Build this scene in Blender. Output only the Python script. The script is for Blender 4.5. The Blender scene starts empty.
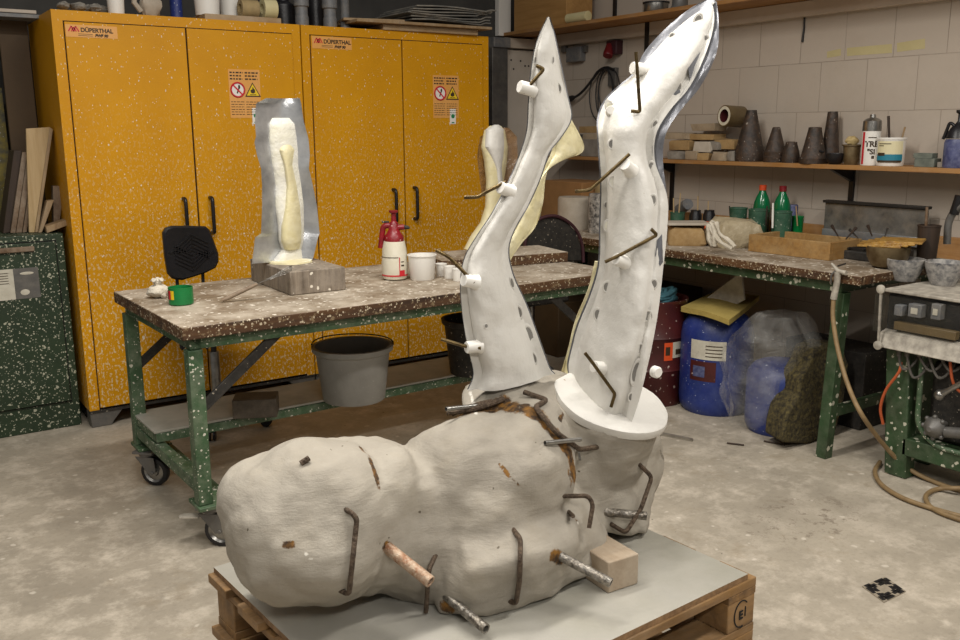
import bpy, bmesh, math, random
from mathutils import Vector, Matrix, noise
from math import sin, cos, pi, radians
random.seed(7)
SC = bpy.context.scene
COL = SC.collection
# ---------------------------------------------------------------- camera
CAM = Vector((-0.8389, -4.6066, 1.4309)); FPX = 910.1
YAW, PITCH, ROLL = 0.601312, 0.207085, -0.005552
FW = Vector((sin(YAW)*cos(PITCH), cos(YAW)*cos(PITCH), -sin(PITCH)))
_r = Vector((cos(YAW), -sin(YAW), 0)); _u = _r.cross(FW)
RT = _r*cos(ROLL)+_u*sin(ROLL); UP = -_r*sin(ROLL)+_u*cos(ROLL)
cd = bpy.data.cameras.new('camera'); cam = bpy.data.objects.new('camera', cd); COL.objects.link(cam)
cd.sensor_width = 36; cd.lens = FPX/960*36; cd.clip_start = .05
m = Matrix((RT, UP, -FW)).transposed().to_4x4(); m.translation = CAM; cam.matrix_world = m
SC.camera = cam
# ---------------------------------------------------------------- world, lights, exposure
w = bpy.data.worlds.new('world'); SC.world = w; w.use_nodes = True
w.node_tree.nodes['Background'].inputs[0].default_value = (1.0, .95, .9, 1)
w.node_tree.nodes['Background'].inputs[1].default_value = .13
def area(name, loc, sx, sy, power, col=(1, .955, .89), rot=(0, 0, 0)):
    d = bpy.data.lights.new(name, 'AREA'); d.shape = 'RECTANGLE'; d.size = sx; d.size_y = sy
    d.energy = power; d.color = col
    o = bpy.data.objects.new(name, d); COL.objects.link(o); o.location = loc; o.rotation_euler = rot
    return o
area('tube_and_fill_light', (0.35, -2.3, 3.1), 1.6, .2, 50)
area('tube_and_fill_light', (-0.8, -5.8, 2.9), 1.6, .2, 54)  # added fill behind the camera for the legs and under the benches
area('tube_and_fill_light', (1.5, -4.3, 3.1), 1.6, .2, 46)  # added fill to brighten the right wall
area('tube_and_fill_light', (-1.3, -2.8, 3.0), 1.6, .2, 26)  # added fill from the left, brightens the space below the workbench
SC.view_settings.view_transform = 'Standard'; SC.view_settings.look = 'None'
SC.view_settings.exposure = 0.48; SC.view_settings.gamma = 1
SC.view_settings.use_curve_mapping = False
# ---------------------------------------------------------------- survey helpers (photo measurements -> metres)
def ray(x, y): return FW + RT*((x-480)/FPX) - UP*((y-320)/FPX)
def AZ(x, y, z): d = ray(x, y); return CAM + d*((z-CAM.z)/d.z)
def AY(x, y, Y): d = ray(x, y); return CAM + d*((Y-CAM.y)/d.y)
def AX(x, y, X): d = ray(x, y); return CAM + d*((X-CAM.x)/d.x)
def PM(p): return FPX/((Vector(p)-CAM).dot(FW))       # photo units per metre at a point
def HZ(p, x, y):                                      # height at which the upright line through p meets the sight line
    d = ray(x, y); h = Vector((d.x, d.y)); q = Vector((p[0]-CAM.x, p[1]-CAM.y))
    return CAM.z + d.z*(q.dot(h)/h.dot(h))
FH = Vector((FW.x, FW.y, 0)).normalized(); RH = Vector((RT.x, RT.y, 0)).normalized()
# ---------------------------------------------------------------- materials
def srgb(c):
    if isinstance(c, str):
        c = c.lstrip('#'); c = [int(c[i:i+2], 16)/255 for i in (0, 2, 4)]
    return tuple(((v/12.92) if v <= .04045 else ((v+.055)/1.055)**2.4) for v in c) + (1,)
class NT:
    def __init__(s, name):
        s.m = bpy.data.materials.new(name); s.m.use_nodes = True
        s.t = s.m.node_tree; s.b = s.t.nodes['Principled BSDF']
        s.co = s.t.nodes.new('ShaderNodeTexCoord').outputs['Object']
    def n(s, kind, **kw):
        nd = s.t.nodes.new('ShaderNode'+kind)
        for k, v in kw.items():
            if k in nd.inputs.keys():
                if hasattr(v, 'is_output'): s.t.links.new(v, nd.inputs[k])
                else: nd.inputs[k].default_value = v
            else: setattr(nd, k, v)
        return nd
    def link(s, a, b): s.t.links.new(a, b)
    def mapped(s, scale=(1, 1, 1), loc=(0, 0, 0), co=None):
        nd = s.n('Mapping'); s.link(co or s.co, nd.inputs['Vector'])
        nd.inputs['Scale'].default_value = scale; nd.inputs['Location'].default_value = loc
        return nd.outputs[0]
    def noise(s, scale, detail=4, rough=.6, co=None, dist=0):
        return s.n('TexNoise', Vector=co or s.co, Scale=scale, Detail=detail, Roughness=rough, Distortion=dist).outputs['Fac']
    def ramp(s, fac, stops):
        nd = s.n('ValToRGB'); s.link(fac, nd.inputs[0]); e = nd.color_ramp.elements
        while len(e) < len(stops): e.new(.5)
        for i, (p, c) in enumerate(stops):
            e[i].position = p; e[i].color = c if len(c) == 4 else tuple(c)+(1,)
        return nd.outputs[0]
    def step(s, fac, a, b): return s.ramp(fac, [(a, (0, 0, 0)), (b, (1, 1, 1))])
    def mix(s, f, a, b, mode='MIX'):
        nd = s.n('MixRGB', blend_type=mode)
        for i, v in enumerate((f, a, b)):
            if hasattr(v, 'is_output'): s.link(v, nd.inputs[i])
            else: nd.inputs[i].default_value = v
        return nd.outputs[0]
    def math(s, op, a, b=0):
        nd = s.n('Math', operation=op)
        for i, v in enumerate((a, b)):
            if hasattr(v, 'is_output'): s.link(v, nd.inputs[i])
            else: nd.inputs[i].default_value = v
        return nd.outputs[0]
    def bump(s, h, strength=.3, dist=.01):
        nd = s.n('Bump', Height=h, Strength=strength, Distance=dist); s.link(nd.outputs[0], s.b.inputs['Normal'])
    def out(s, col, rough=.6, metal=0, spec=None):
        if hasattr(col, 'is_output'): s.link(col, s.b.inputs['Base Color'])
        else: s.b.inputs['Base Color'].default_value = col
        if hasattr(rough, 'is_output'): s.link(rough, s.b.inputs['Roughness'])
        else: s.b.inputs['Roughness'].default_value = rough
        s.b.inputs['Metallic'].default_value = metal
        if spec is not None: s.b.inputs['Specular IOR Level'].default_value = spec
        return s.m
def splat(t, scale, th, soft=.015, co=None):
    """mask of plaster drops: big-cell voronoi dots whose size is broken up by noise"""
    c = co or t.co
    wob = t.n('TexNoise', Vector=c, Scale=scale*1.5, Detail=2)
    v = t.n('VectorMath', operation='MULTIPLY_ADD'); t.link(wob.outputs['Color'], v.inputs[0])
    v.inputs[1].default_value = (.55/scale,)*3; t.link(c, v.inputs[2])
    vo = t.n('TexVoronoi', Vector=v.outputs[0], Scale=scale, Randomness=1)
    sz = t.n('SeparateColor'); t.link(vo.outputs['Color'], sz.inputs[0])
    lim = t.math('MULTIPLY', t.math('POWER', sz.outputs[0], 5.0), th*.62)
    d = t.math('SUBTRACT', lim, vo.outputs['Distance'])
    return t.step(d, 0.0, soft*2)
def paint(name, c1, c2=None, rough=.5, metal=0, nscale=6, dots=None, dotcol='#d8d2c4', dust=0, dustcol='#b8ac98', bump=.1, bscale=60, dotscale=85):
    t = NT(name); a = srgb(c1); b = srgb(c2) if c2 else a
    col = t.mix(t.step(t.noise(nscale, 5), .35, .65), a, b)
    if dust: col = t.mix(t.math('MULTIPLY', t.step(t.noise(nscale*2.3, 6, .7), .42, .72), dust), col, srgb(dustcol))
    if dots:
        col = t.mix(splat(t, dotscale, dots), col, srgb(dotcol))
        col = t.mix(splat(t, dotscale*.38, dots*.62), col, srgb(dotcol))
    if bump: t.bump(t.noise(bscale, 4), bump, .01)
    return t.out(col, rough, metal)
def wood(name, c1, c2, axis=0, rough=.7, dust=0, dots=0, scale=9, dustcol='#b9ad9b'):
    t = NT(name); sc = [scale*4]*3; sc[axis] = scale*.35
    mp = t.mapped(tuple(sc))
    g = t.noise(1.0, 5, .65, co=mp, dist=.6)
    col = t.mix(t.step(g, .3, .7), srgb(c1), srgb(c2))
    if dust: col = t.mix(t.math('MULTIPLY', t.step(t.noise(7, 7, .75), .38, .66), dust), col, srgb(dustcol))
    if dots: col = t.mix(splat(t, 40, dots), col, srgb('#d8d0c0'))
    t.bump(g, .25, .004)
    return t.out(col, rough)
M = {}
# floor: trowelled concrete with pale plaster blotches and brown wear
t = NT('concrete_floor')
n1 = t.noise(1.3, 8, .68); n2 = t.noise(7, 8, .72); n3 = t.noise(45, 6, .7)
col = t.mix(t.step(n1, .36, .62), srgb('#938a7b'), srgb('#aca291'))
col = t.mix(t.math('MULTIPLY', t.step(n2, .48, .66), .75), col, srgb('#cabfae'))
col = t.mix(t.math('MULTIPLY', t.step(t.noise(3.1, 8, .75), .56, .7), .5), col, srgb('#85745a'))
col = t.mix(t.math('MULTIPLY', t.step(n3, .5, .75), .35), col, srgb('#6f675a'))
col = t.mix(t.math('MULTIPLY', splat(t, 13, .42, .09), .45), col, srgb('#cdc4b4'))
col = t.mix(t.math('MULTIPLY', splat(t, 22, .5, .05), .6), col, srgb('#d2c9ba'))
col = t.mix(splat(t, 16, .16, .02), col, srgb('#4a4339'))
# worn dark scrape beside the pallet (shape of its own)
def blob(cx, cy, r0, sx=1, sy=1):
    mp = t.mapped((1/sx, 1/sy, 0), (-cx/sx, -cy/sy, 0))
    ln = t.n('VectorMath', operation='LENGTH'); t.link(mp, ln.inputs[0])
    return t.math('SUBTRACT', 1, t.math('MINIMUM', t.math('DIVIDE', ln.outputs['Value'], r0), 1))
p1 = AZ(800, 520, 0)
sc = t.math('MULTIPLY', t.step(blob(p1.x, p1.y, .42, 1, .6), .0, .5), t.step(t.noise(14, 8, .8), .52, .6))
col = t.mix(t.math('MULTIPLY', sc, .7), col, srgb('#5d5040'))
t.bump(n3, .15, .006)
M['floor'] = t.out(col, t.ramp(n2, [(0, (.45,)*3), (1, (.75,)*3)]))
# painted block wall
def blockwall(name, rotaxis, zoff, off):
    t = NT(name)
    sp = t.n('SeparateXYZ'); t.link(t.co, sp.inputs[0])
    cb = t.n('CombineXYZ'); t.link(sp.outputs[rotaxis], cb.inputs[0]); t.link(sp.outputs[2], cb.inputs[1])
    mp = t.mapped((1, 1, 1), (off, zoff, 0), cb.outputs[0])
    br = t.n('TexBrick', Vector=mp, Scale=1.0)
    br.offset = .5
    br.inputs['Color1'].default_value = srgb('#b7ab9d'); br.inputs['Color2'].default_value = srgb('#b1a698')
    br.inputs['Mortar'].default_value = srgb('#8b8073'); br.inputs['Mortar Size'].default_value = .0026
    br.inputs['Mortar Smooth'].default_value = .4; br.inputs['Brick Width'].default_value = .262; br.inputs['Row Height'].default_value = .25
    faded = t.mix(t.step(t.noise(5, 5), .4, .6), br.outputs['Color'], srgb('#b3a799'))
    keep = t.mix(.55, br.outputs['Color'], faded)
    c = t.mix(t.math('MULTIPLY', t.step(t.noise(2.2, 8, .7), .5, .75), .35), keep, srgb('#9a8c7b'))
    c = t.mix(t.math('MULTIPLY', splat(t, 20, .2), .8), c, srgb('#5b5148'))
    h = t.math('ADD', t.math('MULTIPLY', br.outputs['Fac'], -1), t.math('MULTIPLY', t.noise(70, 4), .35))
    t.bump(h, .35, .006)
    return t.out(c, .75)
zrow = AX(960, 52.3, 3.35).z; yj = AX(867.4, 66, 3.35).y
M['wall'] = blockwall('painted_block_wall', 1, -zrow+.25*20, -yj+.262*20+.131*0)
M['backwall'] = paint('grey_back_wall', '#4a4946', '#3b3a38', .9, nscale=3)
M['pegboard'] = paint('white_panel', '#c9c0b4', '#bdb3a5', .6, nscale=3)
M['beam'] = paint('cream_beam', '#c5b8a8', '#b9ab9a', .6, nscale=4)
# yellow cabinet paint: drops get denser towards the floor
def cabmat(name, dens):
    t = NT(name)
    sp = t.n('SeparateXYZ'); t.link(t.co, sp.inputs[0])
    col = t.mix(t.step(t.noise(3, 4), .35, .7), srgb('#cf9200'), srgb('#c48800'))
    low = t.n('MapRange', Value=sp.outputs[2]); low.inputs[1].default_value = 1.8; low.inputs[2].default_value = .1
    low.inputs[3].default_value = .45; low.inputs[4].default_value = 1.0
    st = t.mapped((1, 1, .62))
    f = t.math('MULTIPLY', t.step(t.noise(85, 5, .62, co=st), .545, .59), t.step(low.outputs[0], .5, .95))
    col = t.mix(t.math('MULTIPLY', f, .8*dens), col, srgb('#d9c9a4'))
    for s_, th in ((120, .55), (60, .36), (24, .24)):
        k = t.math('MULTIPLY', splat(t, s_, th*dens, .02, st), t.math('MINIMUM', t.math('MULTIPLY', low.outputs[0], 1.5), 1))
        col = t.mix(k, col, srgb('#e0d8c6'))
    t.bump(t.noise(30, 3), .04, .01)
    return t.out(col, .5, spec=.3)
M['yellow'] = cabmat('yellow_cabinet_paint', 1.0)
M['yellow_side'] = paint('yellow_side_paint', '#d1952f', '#c78b28', .5, nscale=5, dots=.3)
M['green'] = paint('green_locker_paint', '#23351f', '#1c2c1a', .5, nscale=4, dots=1.15, dotcol='#a8a893', dotscale=150, dust=.25, dustcol='#3c4a34')
M['greenframe'] = paint('green_frame_paint', '#3c5a3a', '#30482e', .55, nscale=8, dots=.9, dotcol='#c4c2b2', dotscale=125, dust=.6, dustcol='#7d8470')
M['greendark'] = paint('dark_green_frame', '#2f4a2b', '#27391f', .55, nscale=8, dots=1.0, dotcol='#b9b7a4', dotscale=45, dust=.35, dustcol='#6d7360')
M['shelftop'] = paint('dusty_green_shelf', '#a7a498', '#96958a', .8, nscale=5, dust=.7, dustcol='#b5afa4')
# table top: dusted wood on top, dark worn wood on edges
def topmat(name, axis):
    t = NT(name); sc = [26]*3; sc[axis] = 2.5
    g = t.noise(1.0, 5, .65, co=t.mapped(tuple(sc)))
    edge = t.mix(t.step(g, .3, .7), srgb('#2c1a0d'), srgb('#5f3f20'))
    edge = t.mix(t.math('MULTIPLY', t.step(t.noise(45, 5, .7), .55, .62), .7), edge, srgb('#8d7a5c'))
    edge = t.mix(splat(t, 130, 1.1), edge, srgb('#b8aa90'))
    top = t.mix(t.step(g, .3, .75), srgb('#6b5b47'), srgb('#857560'))
    top = t.mix(t.math('MULTIPLY', t.step(t.noise(5, 8, .72), .4, .6), .8), top, srgb('#bbb09f'))
    top = t.mix(t.math('MULTIPLY', t.step(t.noise(13, 8, .8), .52, .68), .6), top, srgb('#6a5440'))
    top = t.mix(splat(t, 60, .9), top, srgb('#d8cfc0'))
    ge = t.n('NewGeometry'); s2 = t.n('SeparateXYZ'); t.link(ge.outputs['Normal'], s2.inputs[0])
    col = t.mix(t.step(s2.outputs[2], .5, .9), edge, top)
    t.bump(g, .3, .004)
    return t.out(col, .7)
M['tabletop'] = topmat('dusty_worktop_wood', 0); M['benchtop'] = topmat('dusty_bench_wood', 1)
M['brownboard'] = paint('brown_board', '#4d3a20', '#42311b', .7, nscale=3)
M['plank'] = wood('raw_plank', '#9a7f58', '#7b5f3c', 2, dust=.3)
M['plank_light'] = wood('pale_plank', '#b9a17a', '#a58b61', 2)
M['plank_dark'] = wood('dark_plank', '#2b2018', '#3c2c1f', 2)
M['plank_brown'] = wood('brown_plank', '#6b4f33', '#4c3622', 2, dust=.4)
M['shelfwood'] = wood('shelf_wood', '#a8793f', '#8c5f2c', 1, dust=.15)
M['shelfwood_x'] = wood('board_wood', '#8c6f4c', '#a2875f', 0, dust=.4)
M['box_wood'] = wood('box_wood', '#b48a52', '#9d7440', 1)
M['tray'] = wood('tray_wood', '#a07840', '#7d5a2c', 0, dust=.45, dustcol='#b59c70')
M['card'] = paint('cardboard', '#a17648', '#8f683d', .8, nscale=6)
M['pallet'] = wood('pallet_wood', '#8f6b3c', '#5c4120', 0, dust=.15, scale=7)
M['pallet_y'] = wood('pallet_wood_cross', '#8a6638', '#573d1f', 1, dust=.1, scale=7)
M['laminate'] = paint('laminate_board', '#a5a29a', '#989589', .45, nscale=3, dust=.3, dustcol='#b3aea3')
M['particle'] = paint('chipboard_edge', '#8e6f4d', '#705539', .8, nscale=60)
M['blockwood'] = wood('dusty_block', '#a4927c', '#8a7862', 1, dust=.5)
M['white'] = paint('white_plastic', '#e4e1da', None, .35, bump=0)
M['offwhite'] = paint('offwhite_plastic', '#d8d2c0', '#cdc6b0', .5, nscale=12, dots=.3, dotcol='#8a7c5e')
M['black'] = paint('black_plastic', '#17161a', '#101012', .4, nscale=10)
M['blackdusty'] = paint('black_dusty', '#26231f', '#1a1815', .7, nscale=20, dots=.5, dotcol='#9a9080', dust=.3, dustcol='#5a5248')
M['blockdark'] = paint('painted_brick', '#4f463b', '#3c3329', .8, nscale=10, dust=.4, dustcol='#756a5a')
M['darkmetal'] = paint('dark_metal', '#2c2a28', '#3a3632', .45, .5, nscale=20, dots=.3, dotcol='#8a857a')
M['steel'] = paint('steel', '#a3a19c', '#7c7a76', .3, .9, nscale=15)
M['greymetal'] = paint('grey_metal', '#6c6a67', '#5c5a57', .5, .4, nscale=8, dust=.4, dustcol='#8d887e')
M['alu'] = paint('aluminium_sheet', '#cfd1d3', '#a5a7aa', .3, .75, nscale=9, bump=.2, bscale=14)
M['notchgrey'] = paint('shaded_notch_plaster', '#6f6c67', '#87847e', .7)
M['leadgrey'] = paint('grey_sheet_edge', '#64656a', '#77787d', .45, .55, nscale=14, dots=.2, dotcol='#e0ddd6')
M['bronze'] = paint('bronze_rod', '#6b5a3a', '#4a3d27', .35, .8, nscale=60)
M['rebar'] = paint('rusty_rebar', '#5a4a3c', '#382c22', .7, .4, nscale=60, dust=.5, dustcol='#8b7a66', bump=.8, bscale=140)
M['rustpipe'] = paint('rusty_pipe', '#8a5c3c', '#a89078', .6, .3, nscale=55, dust=.8, dustcol='#c4b6a2', bump=.5)
M['chromepipe'] = paint('spattered_steel_pipe', '#8f8b84', '#4a443c', .4, .7, nscale=50, dust=.8, dustcol='#b9afa0', bump=.5)
M['hole'] = paint('dark_inside', '#0d0b0a', None, .9, bump=0)
M['greybucket'] = paint('grey_bucket', '#84827d', '#93918b', .6, nscale=9, dust=.6, dustcol='#8d8a84', dots=.25, dotcol='#b6b2aa')
M['red'] = paint('red_plastic', '#8e1620', '#6f121a', .4, nscale=20, dots=.5, dotcol='#b98f8b')
M['redprint'] = paint('red_print', '#c2202c', None, .5, bump=0)
M['orangecap'] = paint('orange_cap', '#cc4a22', None, .4, bump=0)
M['orange'] = paint('orange_label', '#d9501f', None, .5, bump=0)
M['greenplastic'] = paint('green_plastic', '#0f7a3c', '#0c6a34', .35, nscale=8, dots=.15)
M['greenbottle'] = paint('green_bottle', '#0b6b3e', '#095a34', .18, bump=0)
M['greenpot'] = paint('dusty_green_pot', '#2c5a42', '#234a36', .6, nscale=14, dots=.6, dotcol='#93a08e', dust=.4, dustcol='#6e7c6a')
M['yellowprint'] = paint('yellow_print', '#e6c21a', None, .5, bump=0)
M['stickertan'] = paint('faded_sticker', '#dca25a', '#d99a48', .5, bump=0)
M['stickerdark'] = paint('dark_print', '#3a2a14', None, .6, bump=0)
M['greenprint'] = paint('green_print', '#1d7a48', None, .5, bump=0)
M['whitebag'] = paint('dusty_white_bag', '#d0c8b8', '#b9b09e', .8, nscale=20, bump=.6)
M['blueprint'] = paint('teal_print', '#23798f', None, .5, bump=0)
M['creamprint'] = paint('cream_print', '#d8cfa8', None, .5, bump=0)
M['paper'] = paint('paper_label', '#c9c4b4', '#b9b3a2', .7, nscale=20, dots=.3, dotcol='#6d675a')
M['blue'] = paint('blue_barrel', '#1b2f78', '#16265f', .45, nscale=6, dots=.4, dotcol='#b8bfd2', dust=.4, dustcol='#4d5b8c')
M['bluespray'] = paint('blue_tank', '#343a60', '#4a5078', .5, nscale=20, dust=.5, dustcol='#8287a0')
M['maroon'] = paint('maroon_barrel', '#4f1714', '#3d1210', .5, nscale=6, dots=.6, dotcol='#b09a90', dotscale=50)
M['foam'] = paint('yellow_foam', '#b8a258', '#a9944e', .9, nscale=12, bump=.4)
M['teal'] = paint('teal_rope', '#3c6a74', '#2e545f', .8, nscale=30)
M['moss'] = paint('mossy_slab', '#3d3622', '#1c180f', .95, nscale=26, dust=.6, dustcol='#7d6f3e', bump=1.0, bscale=35)
M['stone'] = paint('pale_stone', '#a5937a', '#8a7a64', .85, nscale=14, dust=.5, dustcol='#beae95')
M['stone2'] = paint('tan_stone', '#a38558', '#8a6c42', .85, nscale=14, dust=.4, dustcol='#bda47a')
M['stone3'] = paint('grey_stone', '#8d867c', '#776f64', .85, nscale=14)
M['spiral'] = paint('mottled_stone', '#3d3a36', '#a9a39a', .8, nscale=45)
M['plastercyl'] = paint('plaster_cylinder', '#b5ab9c', '#a39887', .85, nscale=10)
M['cone'] = paint('blackened_clay_cone', '#342a22', '#221d19', .55, nscale=14, dust=.45, dustcol='#6b4e38', dots=.5, dotcol='#938b80', bump=.4)
M['cream'] = paint('cream_roll', '#d2c79a', '#c4b888', .6, nscale=8)
M['cork'] = paint('tape_roll_side', '#a89266', '#94805a', .7, nscale=20)
M['kraft'] = paint('brown_tape', '#6b5a3c', '#5a4a30', .4, nscale=8)
M['pipegrey'] = paint('grey_plastic_pipe', '#6b6d70', '#5b5d60', .5, nscale=8, dust=.3)
M['cloth'] = paint('dusty_rag', '#9a948a', '#6f6a62', .95, nscale=30, bump=.6)
M['greysheet'] = paint('grey_sheet', '#5a5a58', '#6b6a66', .6, nscale=6, dust=.4)
M['splash'] = paint('stained_steel', '#8d8b86', '#5f5d59', .4, .6, nscale=7, dust=.4)
M['claybag'] = paint('wrapped_clay', '#b5a88c', '#9a8b6e', .4, nscale=12, dust=.5, dustcol='#c2b598', bump=.7, bscale=28)
M['hose'] = paint('tan_hose', '#8c7450', '#7a6444', .6, nscale=30)
M['cable'] = paint('black_cable', '#1c1a1a', None, .5, bump=0)
M['greycable'] = paint('grey_cable', '#5e5a54', '#4a4640', .6, nscale=30)
M['orangecable'] = paint('orange_cable', '#b4552c', None, .6, bump=0)
M['dustwhite'] = paint('dusty_gun', '#b5aea0', '#8c857a', .6, nscale=30)
M['maroonpiping'] = paint('maroon_piping', '#3a1a20', None, .6, bump=0)
M['tapeyellow'] = paint('masking_tape', '#beb285', '#b5a97c', .7, nscale=10, bump=0)
M['goldleaf'] = paint('golden_wax', '#a9813c', '#7b5522', .35, nscale=25, dust=.4, dustcol='#c9a860', bump=.8, bscale=30)
M['copper'] = paint('brass_bowl', '#5b4a30', '#8a7a5c', .4, .5, nscale=12)
M['bowl'] = paint('plaster_bowl', '#a6a29c', '#3e4148', .7, nscale=26, dust=.7, dustcol='#b3aea6')
M['bristle'] = paint('bristles', '#c0aa7c', '#a8925f', .9, nscale=60)
M['poster'] = paint('printed_sheet', '#4a4a40', '#8a7a28', .5, nscale=22, dots=.5, dotcol='#b8b8b0')
M['drain'] = paint('cast_iron_cover', '#8a806f', '#8b8171', .6, nscale=40, dust=.3)
# plaster family
t = NT('grey_clay_plaster')
vc = t.n('VertexColor', layer_name='stain')
g1 = t.noise(4, 7, .7); g2 = t.noise(1.0, 6, .7, co=t.mapped((10, 10, 46)))
col = t.mix(t.step(g1, .35, .68), srgb('#8f887c'), srgb('#a39c8f'))
col = t.mix(t.math('MULTIPLY', t.step(t.noise(9, 8, .75), .5, .68), .35), col, srgb('#978d7b'))
col = t.mix(splat(t, 34, .2), col, srgb('#5d5446'))
sp = t.n('SeparateColor'); t.link(vc.outputs[0], sp.inputs[0])
nn = t.noise(30, 6, .75)
brk = t.step(t.math('MULTIPLY', sp.outputs[0], t.math('POWER', t.math('ADD', nn, .42), 2.5)), .30, .44)
col = t.mix(brk, col, t.mix(t.step(t.noise(50, 4), .35, .6), srgb('#80581c'), srgb('#33220f')))
wht = t.step(t.math('MULTIPLY', sp.outputs[1], t.math('ADD', nn, .3)), .42, .62)
col = t.mix(wht, col, srgb('#d8d3c8'))
t.bump(t.math('ADD', t.math('MULTIPLY', g2, .7), t.math('MULTIPLY', t.noise(16, 7, .7), .8)), .4, .012)
M['clay'] = t.out(col, .8)
t = NT('white_plaster')
g1 = t.noise(5, 6, .65)
col = t.mix(t.step(g1, .3, .7), srgb('#c6c3bc'), srgb('#d2cfc8'))
col = t.mix(t.math('MULTIPLY', t.step(t.noise(14, 7, .75), .56, .72), .3), col, srgb('#bdb6a8'))
col = t.mix(splat(t, 26, .13), col, srgb('#8d6c3a'))
t.bump(t.math('ADD', g1, t.math('MULTIPLY', t.noise(34, 5), .3)), .35, .02)
M['plaster'] = t.out(col, .5)
M['resin'] = paint('yellow_resin', '#d6cca0', '#cfc49a', .4, nscale=10, dust=.3, dustcol='#dcdad0', bump=.5, bscale=25)
M['resinwhite'] = paint('frosted_resin', '#cfcdc6', '#d8d4bf', .4, nscale=9, dust=.5, dustcol='#e2e0da', bump=.6, bscale=30)
def clearmat(name, col, alpha, rough):
    t = NT(name); t.b.inputs['Alpha'].default_value = alpha
    g = t.noise(9, 4)
    al = t.ramp(g, [(.35, (alpha*.6,)*3), (.65, (min(1, alpha*1.5),)*3)]); t.link(al, t.b.inputs['Alpha'])
    t.bump(t.noise(14, 3, dist=1), .6, .03)
    return t.out(srgb(col), rough)
M['darkcore'] = paint('maroon_core', '#4a1418', None, .6, bump=0)
M['plasticbag'] = clearmat('clear_polythene', '#d2d0ca', .13, .1)
M['acrylic'] = clearmat('dusty_acrylic', '#55534a', .08, .15)
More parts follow.
